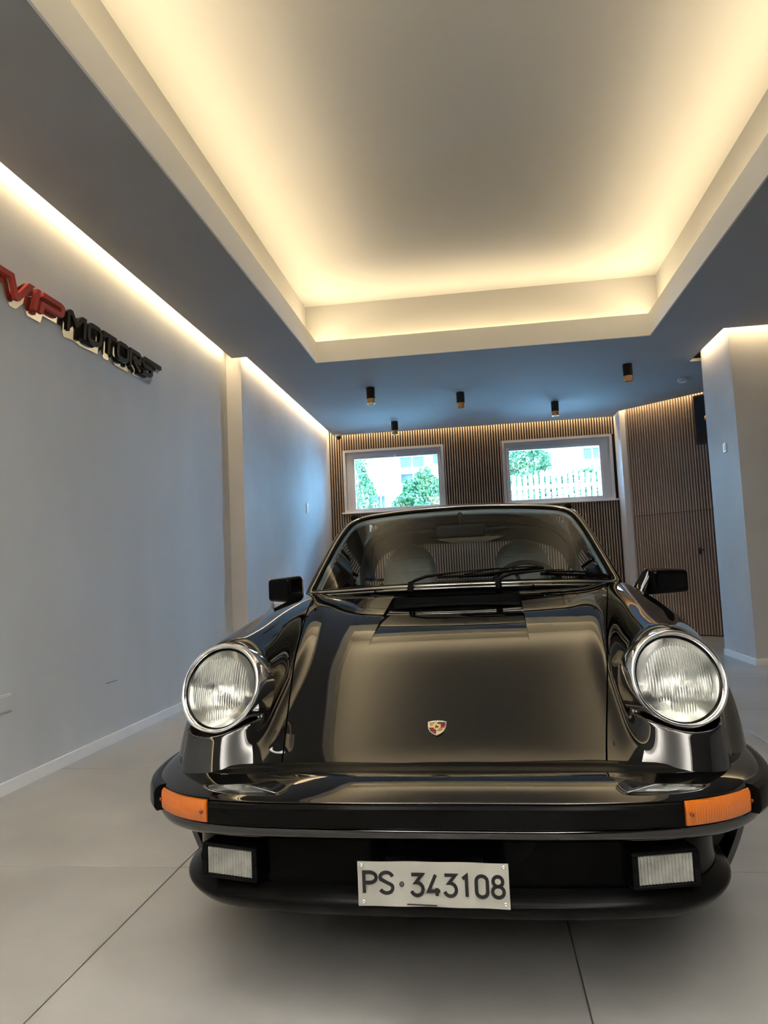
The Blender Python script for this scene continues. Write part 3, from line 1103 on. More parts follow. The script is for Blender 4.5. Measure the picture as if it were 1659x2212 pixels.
g2 = .0021
RX = .243
X0f = lambda x, y, z: x + 1e-7
hood_f = [X0f, lambda x, y, z: he(y) - x - g2, lambda x, y, z: hr(x) - g2 - y, lambda x, y, z: y - (.190 + .22 * x * x),
          lambda x, y, z: np.maximum((x - RX - .0), (.74 - y) * 1.0), lambda x, y, z: z - .42]
clip_panel(hood_f, 'hood', black_paint, car, both=True)
arch = lambda cy, r: (lambda x, y, z: np.maximum(np.sqrt((y - cy) ** 2 + (z - .30) ** 2) - r, .45 - x))
lampcut = lambda x, y, z: np.sqrt(np.maximum((x - HC[0]) ** 2 + (y - HC[1]) ** 2 + (z - HC[2]) ** 2 - ((x - HC[0]) * HN[0] + (y - HC[1]) * HN[1] + (z - HC[2]) * HN[2]) ** 2, 0)) - .112
fend_f = [lambda x, y, z: np.minimum(x - he(y) - g2, 9), lambda x, y, z: 1.70 - g2 - y, lambda x, y, z: np.maximum(wsb(x) + .0 - y, x - .648), arch(.93, .335),
          lambda x, y, z: np.maximum(lampcut(x, y, z), -.055 - ((x - HC[0]) * HN[0] + (y - HC[1]) * HN[1] + (z - HC[2]) * HN[2])), lambda x, y, z: np.maximum(np.maximum(z - .36, y - .5), -1)]
clip_panel(fend_f, 'front_fender', black_paint, car, mirror=True)
cowl_f = [X0f, lambda x, y, z: he(y) - x - g2, lambda x, y, z: y - hr(x) - g2, lambda x, y, z: wsb(x) + .004 - y, lambda x, y, z: x - RX]
clip_panel(cowl_f, 'cowl', black_paint, car, mirror=True)
sx = lambda x, y, z: np.maximum(x - .648, .70 - z)
clip_panel([lambda x, y, z: y - 1.70 - g2, lambda x, y, z: 2.66 - g2 - y, sx, lambda x, y, z: z - .22], 'door', black_paint, car, mirror=True)
clip_panel([lambda x, y, z: y - 2.66 - g2, lambda x, y, z: np.maximum(np.maximum(x - .648, .70 - z), y - 3.30), arch(3.2, .34),
            lambda x, y, z: np.maximum(x - .46, np.maximum(3.42 - y, y - 4.02)) - g2, X0f], 'rear_quarter', black_paint, car, both=True)
clip_panel([lambda x, y, z: .46 - g2 - x, lambda x, y, z: y - 3.42 - g2, lambda x, y, z: 4.02 - g2 - y, X0f, lambda x, y, z: z - .5], 'engine_lid', black_paint, car, both=True)

# sunken middle of the hood with its side walls, the grille slot and the rear cowl strip
RD = spline([(.70, 0), (.80, .0008), (.95, .006), (1.1, .015), (1.25, .024), (1.40, .026)])


def hood_z(x, y):
    return Pz(y - .22 * x * x) - Bx(y) * x * x


def topz(x, y):
    """height of the smooth body skin at (x, y), found by bisection"""
    lo, hi = np.full_like(x, .3), np.full_like(x, 1.0)
    for _ in range(30):
        m_ = (lo + hi) / 2
        ins = body(x, y, m_) < 0
        lo = np.where(ins, m_, lo)
        hi = np.where(ins, hi, m_)
    return lo


def patch(name, m, x0, x1, yfa, yfb, dz, nu=33, nv=41, parent=car):
    uu = np.linspace(0, 1, nu)
    vv = np.linspace(0, 1, nv)
    Ux, Vy = np.meshgrid(uu, vv)
    xx = x0 + (x1 - x0) * Ux
    yy = yfa(xx) + (yfb(xx) - yfa(xx)) * Vy
    zz = topz(xx.ravel(), yy.ravel()).reshape(xx.shape) - dz(xx, yy)
    v = np.stack([xx.ravel(), yy.ravel(), zz.ravel()], 1)
    return mk(name, v, grid_faces(nu, nv), m, parent, smooth=True)


patch('hood_recess', black_paint, -RX + .001, RX - .001, lambda x: 0 * x + .738, lambda x: hr(x) - g2, lambda x, y: RD(y), nv=61)
patch('cowl_recess', black_paint, -RX + .001, RX - .001, lambda x: hr(x) + g2, lambda x: 0 * x + 1.285, lambda x, y: RD(y) - .0)
sw = MB()
for s in (-1, 1):
    yy = np.linspace(.738, 1.36, 60)
    xx = np.full_like(yy, RX)
    zt_ = topz(xx, yy)
    v = [(s * RX, y, z + .0002) for y, z in zip(yy, zt_)] + [(s * (RX - .002), y, z - RD(y) - .004) for y, z in zip(yy, zt_)]
    f = [(i, i + 1, 61 + i - 0, 60 + i) if False else (i, 60 + i, 61 + i, i + 1) for i in range(59)]
    if s < 0:
        f = [q[::-1] for q in f]
    MB().add(v, f).build('recess_side', black_paint, car, smooth=True)
# rear cowl strip in front of the glass, and the black fresh-air grille before it
patch('cowl_strip', black_paint, -RX, RX, lambda x: 0 * x + 1.335, lambda x: wsb(x) + .004, lambda x, y: 0 * x + .002)
gr = empty('air_grille', (0, 0, 0), 0, car)
gb = MB()
gb.box((-RX, 1.284, .765), (RX, 1.34, .771)).box((-RX, 1.332, .765), (RX, 1.337, .826)).box((-RX, 1.284, .765), (RX, 1.287, .795))
gb.build('grille_tray', matte, gr)
for i in range(4):
    y = 1.292 + i * .0105
    MB().box((-RX + .004, y, .790 + i * .001), (RX - .004, y + .003, .800 + i * .002)).build('grille_bar', matte, gr)

# ---------------------------------------------------------------- plan curve for bumper parts
_px = spline([(0, 0), (.1, .1), (.2, .2), (.3, .3), (.4, .4), (.5, .5)])
PC = [(0, 0), (.2, .006), (.38, .030), (.50, .066), (.59, .120), (.665, .200), (.715, .290), (.745, .385), (.762, .480), (.770, .58)]
_t = np.cumsum([0] + [math.dist(PC[i], PC[i + 1]) for i in range(len(PC) - 1)])
_fx, _fy = spline([(a, p[0]) for a, p in zip(_t, PC)]), spline([(a, p[1]) for a, p in zip(_t, PC)])
TMAX = _t[-1]


def plan(t, o):
    """point at arc length t (signed) offset outward by o"""
    s = 1 if t >= 0 else -1
    a = abs(t)
    x, y = float(_fx(a)), float(_fy(a))
    x1, y1 = float(_fx(min(a + .01, TMAX))), float(_fy(min(a + .01, TMAX)))
    x0, y0 = float(_fx(max(a - .01, 0))), float(_fy(max(a - .01, 0)))
    if a < .01:
        tx, ty = 1.0, 0.0
    else:
        tx, ty = x1 - x0, y1 - y0
    L = math.hypot(tx, ty)
    nx, ny = ty / L, -tx / L
    return s * (x + nx * o), y + ny * o


def t_of_x(x):
    a = np.linspace(0, TMAX, 800)
    return float(np.interp(x, _fx(a), a))


def zs(x):
    return .020 - .05 * x * x


def sweep(name, m, prof, ta=-TMAX, tb=TMAX, n=120, parent=car, smooth=40, caps=True, scale=None, closed=True, inset_=lambda u: 0.0):
    v = []
    k = len(prof)
    ts = np.linspace(ta, tb, n)
    for t in ts:
        u = abs(t) / TMAX
        for o, z in prof:
            sc = scale(u) if scale else 1.0
            oo = (o * sc if o < 0 else o) - inset_(u)
            px, py = plan(t, oo)
            v.append((px, py, z + zs(px)))
    f = []
    kk = k if closed else k - 1
    for i in range(n - 1):
        for j in range(kk):
            q = (j + 1) % k
            f.append((i * k + j, (i + 1) * k + j, (i + 1) * k + q, i * k + q))
    if caps and closed:
        f.append(tuple(range(k)))
        f.append(tuple(reversed([(n - 1) * k + j for j in range(k)])))
    mb = MB()
    mb.add(v, f)
    o = mb.build(name, m, parent, fix=True)
    me = o.data
    me.polygons.foreach_set('use_smooth', [True] * len(me.polygons))
    me.set_sharp_from_angle(angle=math.radians(smooth))
    return o


_ssc = spline([(0, 1), (.2, .985), (.38, .90), (.56, .62), (.70, .40), (.82, .27), (1, .22)])
ssc = lambda u: float(_ssc(u))
# painted bumper shell
def rnd(p, n=6):
    """Catmull-Rom subdivision of an open profile"""
    out = []
    for i in range(len(p) - 1):
        p0, p1, p2, p3 = p[max(i - 1, 0)], p[i], p[i + 1], p[min(i + 2, len(p) - 1)]
        for k in range(n):
            t = k / n
            out.append(tuple(.5 * (2 * p1[a] + (p2[a] - p0[a]) * t + (2 * p0[a] - 5 * p1[a] + 4 * p2[a] - p3[a]) * t * t + (3 * p1[a] - p0[a] - 3 * p2[a] + p3[a]) * t ** 3) for a in (0, 1)))
    out.append(p[-1])
    return out


top = rnd([(-.160, .455), (-.157, .4665), (-.125, .4665), (-.09, .4640), (-.06, .4605), (-.035, .4565), (-.015, .4518), (-.003, .4465), (-.006, .4445)], 5)
sweep('bumper', black_paint, top + [(-.02, .447), (-.02, .395), (-.16, .395)], scale=ssc, n=160, smooth=50)
low = rnd([(-.012, .3955), (-.0045, .3945), (-.0015, .388), (-.005, .378), (-.020, .367), (-.06, .358), (-.12, .356)], 4)
sweep('bumper_lower', black_paint, low + [(-.12, .394)], scale=ssc, n=160, smooth=50)
TI0, TI1 = t_of_x(.492), t_of_x(.655)
strip = [(-.022, .4445), (-.004, .4445), (.004, .442), (.0075, .437), (.0045, .4315), (.004, .403), (.002, .398), (-.003, .395), (-.022, .395)]
sweep('bumper_strip', rubber, strip, -TI0 + .003, TI0 - .003, n=90, smooth=25)
cap = [(-.022, .452), (.006, .452), (.018, .446), (.022, .436), (.022, .404), (.016, .394), (-.022, .392)]
for s in (-1, 1):
    sweep('bumper_end_guard', rubber, cap, *(sorted((s * (TI1 + .004), s * TMAX))), n=40, smooth=25)
# rubber filler between bumper and body
fil = rnd([(-.146, .455), (-.150, .466), (-.160, .469), (-.178, .472), (-.196, .477), (-.215, .478)], 4)
sweep('bumper_filler', rubber, fil + [(-.22, .45)], scale=ssc, n=160, smooth=60)
# indicators
for s in (-1, 1):
    ta, tb = sorted((s * (TI0 + .001), s * (TI1 + .002)))
    ind = sweep('indicator', rubber, [(-.03, .4485), (-.002, .4485), (-.002, .3955), (-.03, .3955)], ta, tb, n=20, smooth=30)
    # ribbed amber lens
    nn_ = 120
    v, k = [], 7
    ts = np.linspace(ta + .004, tb - .004, nn_)
    for q, t in enumerate(ts):
        rb = .0007 * math.sin(q * 2 * PI / 4) if 4 < q < nn_ - 5 else 0
        dd_ = min(q, nn_ - 1 - q) / 4
        e_ = min(1, .3 + .7 * dd_ ** .5)
        for o_, z in ((-.002, .4455), (.0035 * e_, .4450), (.0062 * e_ + rb, .441), (.0075 * e_ + rb, .422), (.0062 * e_ + rb, .403), (.0035 * e_, .3988), (-.002, .3983)):
            px, py = plan(t, o_)
            v.append((px, py, z + zs(px)))
    f = [(i * k + j, (i + 1) * k + j, (i + 1) * k + j + 1, i * k + j + 1) for i in range(nn_ - 1) for j in range(k - 1)]
    f += [tuple(range(k)), tuple(reversed([(nn_ - 1) * k + j for j in range(k)]))]
    mb = MB().add(v, f)
    mb.build('amber_lens', amber_m, ind, autosmooth=35, fix=True)
    for tt in (ta + .012, tb - .012):
        px, py = plan(tt, .007)
        px2, py2 = plan(tt, .012)
        MB().tube([(px, py, .422 + zs(px)), (px2, py2, .422 + zs(px))], .0038, 10).build('screw', mat('amber_screw', (.25, .05, .01), .3, .6), ind, smooth=True)

# valance, lip spoiler
VS = lambda u: .0
val = rnd([(-.05, .372), (-.062, .350), (-.066, .30), (-.064, .262), (-.052, .245)], 4)
vin = lambda u: .105 * max(0, (u - .45) / .55) ** 1.3
sweep('front_valance', valance_m, val + [(-.10, .235), (-.10, .372)], n=140, smooth=40, inset_=vin)
lip = rnd([(-.058, .262), (-.040, .248), (-.028, .236), (-.034, .222), (-.052, .205), (-.075, .198)], 4)
sweep('lip_spoiler', rubber, lip + [(-.11, .20), (-.11, .25)], n=140, smooth=40, inset_=lambda u: vin(u) * 1.15)
# fog lamps
fog_glass = noise_color(mat('fog_glass', (.5, .5, .47), 0.12, coat=.5), (.22, .22, .205), (.36, .36, .335), 30, 3)
for s in (-1, 1):
    tf = t_of_x(.470)
    px, py = plan(s * tf, -.046)
    ang = s * math.atan2(float(_fy(tf + .02) - _fy(tf - .02)), float(_fx(tf + .02) - _fx(tf - .02))) * .7
    fg_ = empty('fog_lamp', (px, py, .313), ang, car)
    hw, hh = .058, .029
    hs = MB()
    hs.box((-hw - .012, -.012, hh), (hw + .012, .06, hh + .008), bev=.003).box((-hw - .012, -.012, -hh - .008), (hw + .012, .06, -hh), bev=.003)
    hs.box((-hw - .012, -.012, -hh), (-hw, .06, hh)).box((hw, -.012, -hh), (hw + .012, .06, hh)).box((-hw, .03, -hh), (hw, .06, hh))
    hs.build('lamp_housing', matte, fg_)
    v = []
    for j in range(7):
        for i in range(13):
            a, b = -1 + i / 6, -1 + j / 3
            v.append((a * hw * .99, .022 - .006 * (a * a * .5 + b * b * .5), b * hh * .95))
    mk('lamp_reflector', v, grid_faces(13, 7), mat('fog_reflector', (.50, .50, .48), .45, .5), fg_, smooth=True)
    nx_, nz_ = 97, 3
    v, rows = [], [-hh, -hh * .93, -.002, .002, hh * .93, hh]
    for z in rows:
        for i in range(nx_):
            x = -hw + 2 * hw * i / (nx_ - 1)
            edge = abs(z) > hh * .95 or i in (0, nx_ - 1)
            v.append((x, -.006 if edge else -.010 + .0013 * math.cos(i * 2 * PI / 6), z))
    nf = len(v)
    v += [(x, y + (.005 if abs(z) < hh * .95 else .003), z) for x, y, z in [(p[0], -.010 if abs(p[2]) < hh * .95 else -.006, p[2]) for p in v[:nf]]]
    f = grid_faces(nx_, 6) + grid_faces(nx_, 6, True, nf)
    for i in range(nx_ - 1):
        f += [(i + 1, i, nf + i, nf + i + 1), (5 * nx_ + i, 5 * nx_ + i + 1, nf + 5 * nx_ + i + 1, nf + 5 * nx_ + i)]
    for j in range(5):
        f += [(j * nx_, (j + 1) * nx_, nf + (j + 1) * nx_, nf + j * nx_), ((j + 1) * nx_ - 1 + nx_, (j + 1) * nx_ - 1, nf + (j + 1) * nx_ - 1, nf + (j + 1) * nx_ - 1 + nx_)]
    MB().add(v, f).build('lamp_lens', fog_glass, fg_, autosmooth=50, fix=True)
    for q in (-1, 1):
        MB().lathe([(0, .0), (.0035, 0), (.003, .002), (0, .0025)], 10, Matrix.Translation((q * (hw + .006), -.012, 0)) @ Matrix.Rotation(PI / 2, 4, 'X')).build('screw', matte, fg_)

# ---------------------------------------------------------------- licence plate
pl = empty('licence_plate', (-.006, .02, .3085), 0, car)
PW, PHH = .302, .086
v = []
for yy in (0, .0016):
    for j in range(5):
        for i in range(25):
            x = -PW / 2 + PW * i / 24
            z = -PHH / 2 + PHH * j / 4
            v.append((x, yy + .10 * x * x * 1.2 - .012 + .0012 * math.sin(i * .7 + j * .5), z + .002 * math.cos(x * 12) - .002))
nf = 125
f = grid_faces(25, 5) + grid_faces(25, 5, True, nf)
for i in range(24):
    f += [(i + 1, i, nf + i, nf + i + 1), (100 + i, 101 + i, nf + 101 + i, nf + 100 + i)]
for j in range(4):
    f += [(j * 25, (j + 1) * 25, nf + (j + 1) * 25, nf + j * 25), (j * 25 + 49, j * 25 + 24, nf + j * 25 + 24, nf + j * 25 + 49)]
MB().add(v, f).build('plate_blank', plate_m, pl, smooth=False, autosmooth=40, fix=True)


def digit(ch):
    A = arc
    if ch == 'P':
        return [([(0, 0), (0, 1), (.22, 1)] + A(.22, .75, .26, .25, 90, -90, 8)[1:] + [(0, .5)], False)]
    if ch == 'S':
        return [([(.50, .80)] + A(.26, .76, .24, .24, 25, 180, 8) + [(.05, .66), (.45, .40)] + A(.26, .26, .24, .26, 20, -160, 9), False)]
    if ch == '3':
        return [([(.02, 1), (.48, 1), (.20, .62), (.28, .62)] + A(.25, .31, .26, .31, 70, -160, 10), False)]
    if ch == '4':
        return [([(.34, 1), (.02, .22), (.52, .22)], False), ([(.38, .36), (.38, 0)], False)]
    if ch == '1':
        return [([(.06, .84), (.24, .98), (.24, 0)], False)]
    if ch == '0':
        return [(A(.26, .76, .24, .24, 0, 180, 8) + A(.26, .24, .24, .24, 180, 360, 8), True)]
    if ch == '8':
        return [(A(.26, .76, .21, .24, 0, 360, 14)[:-1], True), (A(.26, .27, .25, .27, 0, 360, 14)[:-1], True)]


def plate_pt(x, z):
    return (x, .12 * x * x - .012 - .0006, z + .002 * math.cos(x * 12) - .002)


hgt_c = .040
pos = [('P', -.138), ('S', -.106), ('3', -.042), ('4', -.0085), ('3', .024), ('1', .058), ('0', .086), ('8', .1175)]
for ch, x0 in pos:
    mb = MB()
    wsc = .040 if ch != '1' else .036
    if ch in 'PS':
        wsc = .046
    z0 = -.021 if ch not in 'PS' else -.017
    for pts, cl in digit(ch):
        tmp = MB().stroke([(x0 + p[0] * wsc * 1.15 * (.98 if cl else 1), z0 + p[1] * hgt_c) for p in pts], .0066, 0, .0016, cl)
        mb.add([(p[0], plate_pt(p[0], 0)[1] - p[2], plate_pt(p[0], p[1])[2]) for p in tmp.v], tmp.f)
    mb.build('plate_character', ink_m, pl, fix=True)
mb = MB()
tmp = MB().stroke(arc(-.061, .000, .0042, .0042, 0, 360, 12)[:-1], .0016, 0, .001, True)
mb.add([(p[0], plate_pt(p[0], 0)[1] - p[2], plate_pt(p[0], p[1])[2]) for p in tmp.v], tmp.f)
tmp = MB().stroke([(-.0625, 0), (-.0595, 0)], .002, 0, .001)
mb.add([(p[0], plate_pt(p[0], 0)[1] - p[2], plate_pt(p[0], p[1])[2]) for p in tmp.v], tmp.f)
mb.build('plate_seal', ink_m, pl, fix=True)
tmp = MB().stroke([(-.052, -.0385), (-.02, -.0395), (.008, -.040)], .0022, 0, .0006)
MB().add([(p[0], plate_pt(p[0], 0)[1] - p[2], plate_pt(p[0], p[1])[2]) for p in tmp.v], tmp.f).build('scrape', ink_m, pl, fix=True)
for x, z in ((-.142, .036), (.142, .036), (-.140, -.034), (.142, -.034)):
    p = plate_pt(x, z)
    MB().lathe([(0, 0), (.0042, 0), (.0038, .0018), (.0018, .0026), (.0014, .0012), (0, .001)], 14, Matrix.Translation(p) @ Matrix.Rotation(PI / 2, 4, 'X')).build('rivet', silver_m, pl, smooth=True)
MB().box((-.10, .004, -.03), (.10, .09, .03)).build('plate_bracket', matte, pl)

# ---------------------------------------------------------------- headlamps
for s in (-1, 1):
    hz_ = Vector((s * HN[0], HN[1], HN[2]))
    hx_ = Vector((1, 0, 0)) - hz_ * hz_.x
    hx_.normalize()
    hy_ = hz_.cross(hx_)
    Mh = Matrix((hx_, hy_, hz_)).transposed().to_4x4()
    Mh.translation = Vector((s * HC[0], HC[1], HC[2]))
    h = empty('headlamp', (0, 0, 0), 0, car)
    h.matrix_local = Mh
    ring = rnd([(.1225, -.070), (.1220, -.045), (.1205, -.022), (.1180, -.006), (.1150, .0015), (.1105, .0035), (.1062, .001), (.1030, -.005)], 4)
    MB().lathe(ring + [(.1030, -.03), (.1195, -.06)], 96).build('chrome_ring', chrome, h, autosmooth=50, fix=True)
    MB().lathe([(.1032, -.004), (.1005, -.0055), (.0990, -.010), (.0990, -.030), (.1032, -.03)], 72).build('lens_gasket', rubber, h, autosmooth=40, fix=True)
    # lens: smooth domed front, fluted back, built column by column
    R = .0992
    ncol, nrow = 201, 41
    X_ = R * np.sin(np.linspace(-PI / 2, PI / 2, ncol) * .985)
    X_ = R * .9995 * np.linspace(-1, 1, ncol)
    v = []
    for fb in (0, 1):
        for j in range(nrow):
            w = math.sin((-1 + 2 * j / (nrow - 1)) * PI / 2)
            for x in X_:
                y = math.sqrt(max(R * R - x * x, 0)) * w
                r = math.hypot(x, y)
                z = -.006 + .013 * (1 - (r / R) ** 2)
                if fb:
                    z -= .0040
                    if r < .083 and not (y < -.050 and abs(x) > .03):
                        k_ = min(1, (.083 - r) / .005)
                        amp = .0014 if y > .010 else (.0018 if y > -.045 else .001)
                        if -.012 < y < .012 and .012 < s * x < .04:
                            amp = .0002
                        z += k_ * amp * (math.cos(x * 2 * PI / .0066))
                v.append((x, y, z))
    n1 = ncol * nrow
    f = grid_faces(ncol, nrow) + grid_faces(ncol, nrow, True, n1)
    bd_ = [i for i in range(ncol)] + [j * ncol + ncol - 1 for j in range(1, nrow)] + [(nrow - 1) * ncol + i for i in range(ncol - 2, -1, -1)] + [j * ncol for j in range(nrow - 2, 0, -1)]
    for q in range(len(bd_)):
        a_, b_ = bd_[q], bd_[(q + 1) % len(bd_)]
        f.append((b_, a_, n1 + a_, n1 + b_))
    mk('headlamp_lens', v, f, lens_glass, h, autosmooth=60)
    prof = [(r, -.072 + .060 * (r / .098) ** 2) for r in np.linspace(.012, .098, 24)]
    MB().lathe(prof, 72).build('headlamp_reflector', reflector_m, h, smooth=True)
    MB().lathe([(0, -.028), (.011, -.03), (.0125, -.040), (.0125, -.058), (.009, -.070)], 24).build('bulb_shield', chrome, h, autosmooth=50)
    MB().lathe([(.009, -.072), (.0135, -.072), (.05, -.074), (.105, -.06), (.112, -.035)], 48).build('lamp_bucket', matte, h, smooth=True)
    sa = math.radians(58 if s < 0 else 122)
    sa = math.radians(52) if s < 0 else math.radians(128)
    MB().lathe([(0, .0), (.0052, 0), (.0048, .002), (.002, .003), (0, .0028)], 14,
               Matrix.Translation((.1165 * math.cos(sa), .1165 * math.sin(sa), -.010)) @ Matrix.Rotation(sa, 4, 'Z') @ Matrix.Rotation(math.radians(72), 4, 'Y')).build('ring_screw', screw_m, h, smooth=True)

# ---------------------------------------------------------------- hood crest
ez = float(hood_z(np.array([0.]), np.array([.285]))[0])
sl = math.atan2(float(Pz(.30) - Pz(.25)), .05)
em = empty('hood_crest', (-.006, .285, ez + .0005), 0, car)
em.rotation_euler = (sl, 0, 0)
SH = .95


def shield(w, h, n=10):
    p = [(-w, h * .80), (-w * .6, h * .93), (0, h), (w * .6, h * .93), (w, h * .80)]
    right = [(w * .99, h * .35), (w * .93, -h * .05), (w * .78, -h * .42), (w * .5, -h * .75), (w * .2, -h * .95), (0, -h * 1.05)]
    left = [(-x, y) for x, y in right[:-1]][::-1]
    return p + right + left


sw_, sh_ = .0225, .0265
MB().prism(shield(sw_, sh_), 0, .0032).build('crest_shield', silver_m, em, fix=True)


def quad_clip(x0, x1, y0, y1):
    out = []
    P_ = [p for p in shield(sw_ * .9, sh_ * .9)]
    # Sutherland-Hodgman against the rectangle
    def clip(poly, ins, inter):
        o = []
        for i in range(len(poly)):
            a, b = poly[i - 1], poly[i]
            if ins(b):
                if not ins(a):
                    o.append(inter(a, b))
                o.append(b)
            elif ins(a):
                o.append(inter(a, b))
        return o
    lx = lambda X: (lambda a, b: (X, a[1] + (b[1] - a[1]) * (X - a[0]) / (b[0] - a[0])))
    ly = lambda Y: (lambda a, b: (a[0] + (b[0] - a[0]) * (Y - a[1]) / (b[1] - a[1]), Y))
    P_ = clip(P_, lambda p: p[0] >= x0, lx(x0))
    P_ = clip(P_, lambda p: p[0] <= x1, lx(x1))
    P_ = clip(P_, lambda p: p[1] >= y0, ly(y0))
    P_ = clip(P_, lambda p: p[1] <= y1, ly(y1))
    return P_


yt_ = sh_ * .68
gq = MB()
for q in ((-1, 0, -.001, yt_), (0, 1, -1, -.001)):
    pts = quad_clip(max(q[0], -1), min(q[1], 1), q[2], q[3])
    gq.prism(pts, .003, .0036)
gq.build('gold_quarters', gold_m, em, fix=True)
st = MB()
bk = MB()
for (xa, xb, ya, yb) in ((.0008, 1, 0, yt_), (-1, -.0008, -.03, -.0015)):
    y0 = max(ya, -sh_)
    step = .0042
    y = yb
    k = 0
    while y > y0:
        pts = quad_clip(xa, xb, max(y - step, y0), y)
        if len(pts) >= 3:
            (bk if k % 2 == 0 else st).prism(pts, .003, .0038)
        y -= step
        k += 1
st.build('red_stripes', emred_m, em, fix=True)
bk.build('black_stripes', ink_m, em, fix=True)
at = MB()
for (ox, oy, sg_) in ((-.0115, .011, 1), (.0095, -.0085, 1)):
    for k in range(3):
        yy = oy + .004 - k * .0042
        at.stroke([(ox - .0065 + k * .0008, yy - .0015), (ox - .003, yy + .0006), (ox + .001, yy + .0010), (ox + .0055 - k * .001, yy + .0018)], .0011, .0035, .0040)
at.build('antlers', ink_m, em, fix=True)
cs = MB().prism([(x * .42, y * .42 + .0005) for x, y in shield(sw_, sh_)], .0036, .0046).build('inner_shield', gold_m, em, fix=True)
hs = MB().prism([(-.0035, -.0055), (-.0018, -.0058), (-.0022, -.002), (.0002, -.0012), (.0022, -.0045), (.0034, -.004), (.0022, .0002), (.0048, .0014), (.0030, .0022), (.0012, .0022), (-.0002, .0052), (-.0026, .0058),
                  (-.0044, .0036), (-.0026, .0036), (-.0026, .0006), (-.0042, -.0016)], .0046, .0052).build('horse', ink_m, em, fix=True)
tx = MB()
for k in range(7):
    x = -.0125 + k * .0042
    tx.stroke([(x, sh_ * .755), (x, sh_ * .84)], .0012, .003, .0036)
    tx.stroke([(x, sh_ * .84), (x + .0018, sh_ * .84), (x + .0018, sh_ * .755)] if k % 2 else [(x, sh_ * .80), (x + .0018, sh_ * .80)], .0008, .003, .0036)
tx.build('crest_lettering', gold_m, em, fix=True)

# ---------------------------------------------------------------- windscreen


def wsp(x, t, off=0.0):
    yb, zb = 1.40 + .48 * x * x, .867 - .045 * x * x
    yt, ztp = 1.90 + .25 * x * x, 1.218 - .10 * x * x
    bow = .012 * math.sin(PI * max(0, min(1, t)))
    return Vector((x, yb + (yt - yb) * t - bow * .57 - off * .57, zb + (ztp - zb) * t + bow * .82 + off * .82))


OUT = [(.0, 0), (.1, 0), (.2, 0), (.3, 0), (.4, 0), (.5, 0), (.58, 0), (.625, .003), (.642, .02), (.640, .06), (.632, .12), (.612, .28), (.592, .44), (.574, .6), (.556, .74), (.542, .83), (.528, .90), (.508, .95), (.48, .98), (.44, .995), (.38, 1), (.28, 1), (.15, 1), (0, 1)]


def outline(n_sub=4):
    o = rnd(OUT, n_sub)
    return o


ol = outline()
loop = [(x, t) for x, t in ol] + [(-x, t) for x, t in ol[::-1][1:-1]]


def inset(lp, d_):
    return [((abs(x) - d_ * (1 if abs(x) > .02 else 0) if abs(x) > d_ else 0) * (1 if x >= 0 else -1), min(max(t, d_ * 1.6), 1 - d_ * 1.6)) for x, t in lp]


ws = empty('windscreen', (0, 0, 0), 0, car)
# glass as a grid clipped by the outline (width as a function of t)
ow = [(t, x) for x, t in ol if x > .3]
tw = np.array([p[0] for p in ow])
xw_ = np.array([p[1] for p in ow])
od = np.argsort(tw)
tw, xw_ = tw[od], xw_[od]
nu, nv = 49, 33
v = []
for off in (0, -.005):
    for j in range(nv):
        t = .004 + .992 * j / (nv - 1)
        wx = float(np.interp(t, tw, xw_)) - .004
        if t < .02:
            wx = .62
        for i in range(nu):
            v.append(tuple(wsp(wx * (-1 + 2 * i / (nu - 1)), t, off)))
gl = mk('windscreen_glass', v[:nu * nv], grid_faces(nu, nv), windshield_m, ws, smooth=True)
tr = [wsp(x, t, .004) for x, t in loop]
MB().tube(tr, .0062, 10, True, .8, (0, -.57, .82)).build('chrome_trim', trim_m, ws, smooth=True)
MB().tube([wsp(x * .985, .018 + t * .964, .002) for x, t in loop], .010, 8, True, .5, (0, -.57, .82)).build('windscreen_seal', rubber, ws, smooth=True)
# painted pillars and header behind the trim
half = [(x, t) for x, t in ol if (x > .60 or t > .1)]
path = [(x, t) for x, t in half] + [(-x, t) for x, t in half[::-1][1:]]
MB().tube([wsp(x + (.012 if x > 0 else -.012) * min(1, abs(x) * 3), t + .018 * max(0, (t - .8) * 5), -.012) for x, t in path], .019, 12, False, .75, (0, -.57, .82)).build('windscreen_frame', black_paint, ws, smooth=True)
MB().tube([wsp(x * .985, min(t, .985) - .01, -.022) for x, t in path], .016, 8, False, .8, (0, -.57, .82)).build('pillar_lining', cabin_m, ws, smooth=True)
# base line bead in front of the glass and washer jets
MB().tube([wsp(x, -.030, .001) for x in np.linspace(-.63, .63, 41)], .006, 8, False, .6).build('cowl_bead', trim_m, ws, smooth=True)
for x in (-.33, .30):
    p = wsp(x, -.055, .004)
    MB().lathe([(0, 0), (.006, 0), (.006, .005), (.003, .010), (0, .010)], 10, Matrix.Translation(p)).build('washer_jet', matte, ws, smooth=True)
# rear-view mirror
mr = empty('rear_view_mirror', wsp(.0, .80, -.05), 0, ws)
mb = MB().box((-.115, -.012, -.032), (.115, .014, .028), bev=.011)
mr_ = mb.build('mirror_case', matte, ws)
mr_.location = wsp(.01, .77, -.05)
bpy.data.objects.remove(mr)
MB().tube([wsp(0.01, .80, -.045), wsp(.01, .93, -.012)], .011, 10).build('mirror_stem', matte, ws, smooth=True)

